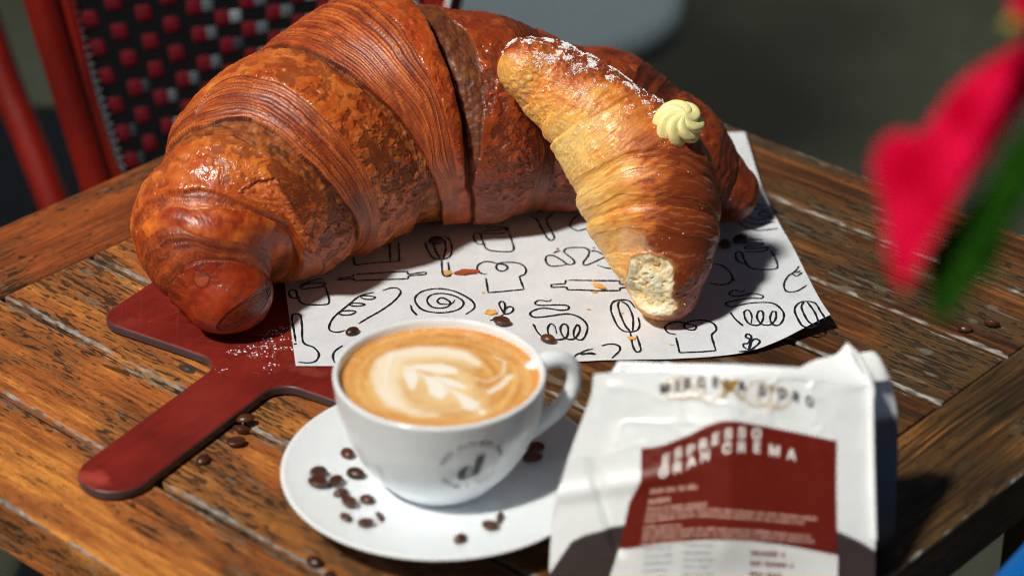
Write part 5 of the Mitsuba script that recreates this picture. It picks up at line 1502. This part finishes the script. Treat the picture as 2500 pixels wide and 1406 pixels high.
def leaf(outline, vein, back, cup, seed, tilt=(0, 0)):
    """Curved blade: outline in 0.1 mm in the upright plane of the plant, folded along its vein, set back (m) from the first leaf."""
    o = spline(np.array(outline, float) * 1e-4, 120, closed=True)
    m = flat_mesh(sg.Polygon(o).buffer(0), 0.0022)
    m.merge_vertices()
    v = m.vertices[:, :2]
    a, b = np.array(vein[0], float) * 1e-4, np.array(vein[1], float) * 1e-4
    d = (b - a) / np.linalg.norm(b - a)
    along, side = (v - a) @ d, (v - a) @ np.array([-d[1], d[0]])
    z = np.where(side > 0, cup[0] * side, -cup[2] * side) + cup[1] * (along - 0.02) ** 2 * 10 + 0.0016 * (meshkit.fbm(np.column_stack([v * 90, 0 * side]), 3, seed) - 0.5) * 2
    z = z + 0.0018 * np.sin(along * 700 - np.abs(side) * 500) * sstep(0, 0.004, np.abs(side)) - 0.0012 * np.exp(-(side / 0.0012) ** 2)
    z = z + tilt[0] * v[:, 0] + tilt[1] * v[:, 1]
    p = PLANT + v[:, :1] * _right + v[:, 1:2] * _up + (back + z)[:, None] * _fwd
    return trimesh.Trimesh(p, m.faces, process=False)


plant = thing('red_leaved_plant', 'bright red and green leaved plant blurred in the right foreground', 'plant')
scene['leaf_red'] = {'type': 'principledthin', 'base_color': proc(lambda p, n, uv: mix(L(196, 0, 40), L(250, 26, 80), smoothstep(0.25, 0.75, fbm(p.x * 70, p.y * 70, p.z * 70, 3)))), 'roughness': 0.5, 'diff_trans': 0.5}
scene['leaf_green'] = {'type': 'principledthin', 'base_color': proc(lambda p, n, uv: mix(L(16, 46, 9), L(44, 92, 22), fbm(p.x * 70, p.y * 70, p.z * 70, 3))), 'roughness': 0.4, 'diff_trans': 0.4}
scene['stem_green'] = principled(lin(150, 140, 30), 0.5, 0.4)
rv, gv = RED_LEAF, GREEN_LEAF
obj('red_leaf', leaf(RED_LEAF, (RED_LEAF[13], RED_LEAF[1]), 0.0, (0.25, 0.6, 1.5), 1), 'leaf_red', plant, smooth=60)
obj('green_leaf', leaf(GREEN_LEAF, (GREEN_LEAF[8], GREEN_LEAF[0]), 0.012, (0.15, 0.10, 0.2), 2), 'leaf_green', plant, smooth=60)
obj('red_leaf', leaf(PINK_LEAF, (PINK_LEAF[4], PINK_LEAF[0]), -0.004, (0.3, 0.3, 0.3), 3), 'leaf_red', plant, smooth=60)
lp = lambda q, back: PLANT + q[0] * 1e-4 * _right + q[1] * 1e-4 * _up + back * _fwd
s0 = lp(RED_LEAF[0], 0.006)
obj('stem', tube(np.array([s0 - _right * 0.020 - _up * 0.009, s0, s0 + np.array([0.05, 0.0, -0.02]), s0 + np.array([0.10, -0.01, -0.14]), s0 + np.array([0.11, -0.01, -0.45])]), [0.0022, 0.003, 0.0035, 0.004, 0.005], 12, 60), 'stem_green', plant, smooth=True)
pot = s0 + np.array([0.11, -0.01, 0])
scene['pot_clay'] = principled(lin(120, 66, 44), 0.7, 0.3)
_m = lathe(np.array([(0, GROUND), (0.13, GROUND), (0.17, -0.10), (0.185, -0.10), (0.185, -0.06), (0.165, -0.06), (0.16, -0.09), (0.0, -0.09)]), 64)
_m.apply_translation([pot[0], pot[1], 0.0])
_m.fix_normals()
obj('pot', _m, 'pot_clay', plant, smooth=30)

# ================================================================ blue chair at the lower right
blue = thing('blue_chair', 'bright blue plastic chair cut off by the lower right corner', 'chair')
scene['blue_plastic'] = principled(lin(10, 96, 176), 0.35, 0.5)
arm = np.array([[0.1598, -0.3104, 0.02], [0.1942, -0.2613, 0.02], [0.2344, -0.2039, 0.02], [0.2497, -0.1821, 0.02], [0.2783, -0.1412, 0.02], [0.3313, -0.1084, 0.0], [0.367, -0.1002, -0.14], [0.367, -0.1002, -0.24]])
obj('arm', tube(arm, 0.0165, 18, 90, squash=0.7), 'blue_plastic', blue, smooth=50)
side = np.array([0.8191, -0.5736, 0.0])
obj('arm', tube(arm + side * 0.46, 0.0165, 18, 90, squash=0.7), 'blue_plastic', blue, smooth=50)
sc1 = arm[2:5].mean(0) + side * 0.23
q_ = sg.box(-0.20, -0.20, 0.20, 0.20).buffer(-0.06).buffer(0.06, 12)
xy = np.array(q_.exterior.segmentize(0.02).coords)[:-1]
ex = np.array([side[0], side[1]])
ey = np.array([-side[1], side[0]])
obj('seat', slab(sc1[:2] + xy[:, :1] * ex + xy[:, 1:] * ey, -0.325, -0.300, 0.008), 'strand_black', blue, smooth=40)
for a, b in ((-1, -1), (1, -1), (1, 1), (-1, 1)):
    t_ = sc1[:2] + a * 0.16 * ex + b * 0.16 * ey
    f_ = sc1[:2] + a * 0.21 * ex + b * 0.21 * ey
    obj('leg', tube(np.array([[*t_, -0.32], [*f_, GROUND]]), [0.018, 0.013], 12), 'blue_plastic', blue, smooth=40)
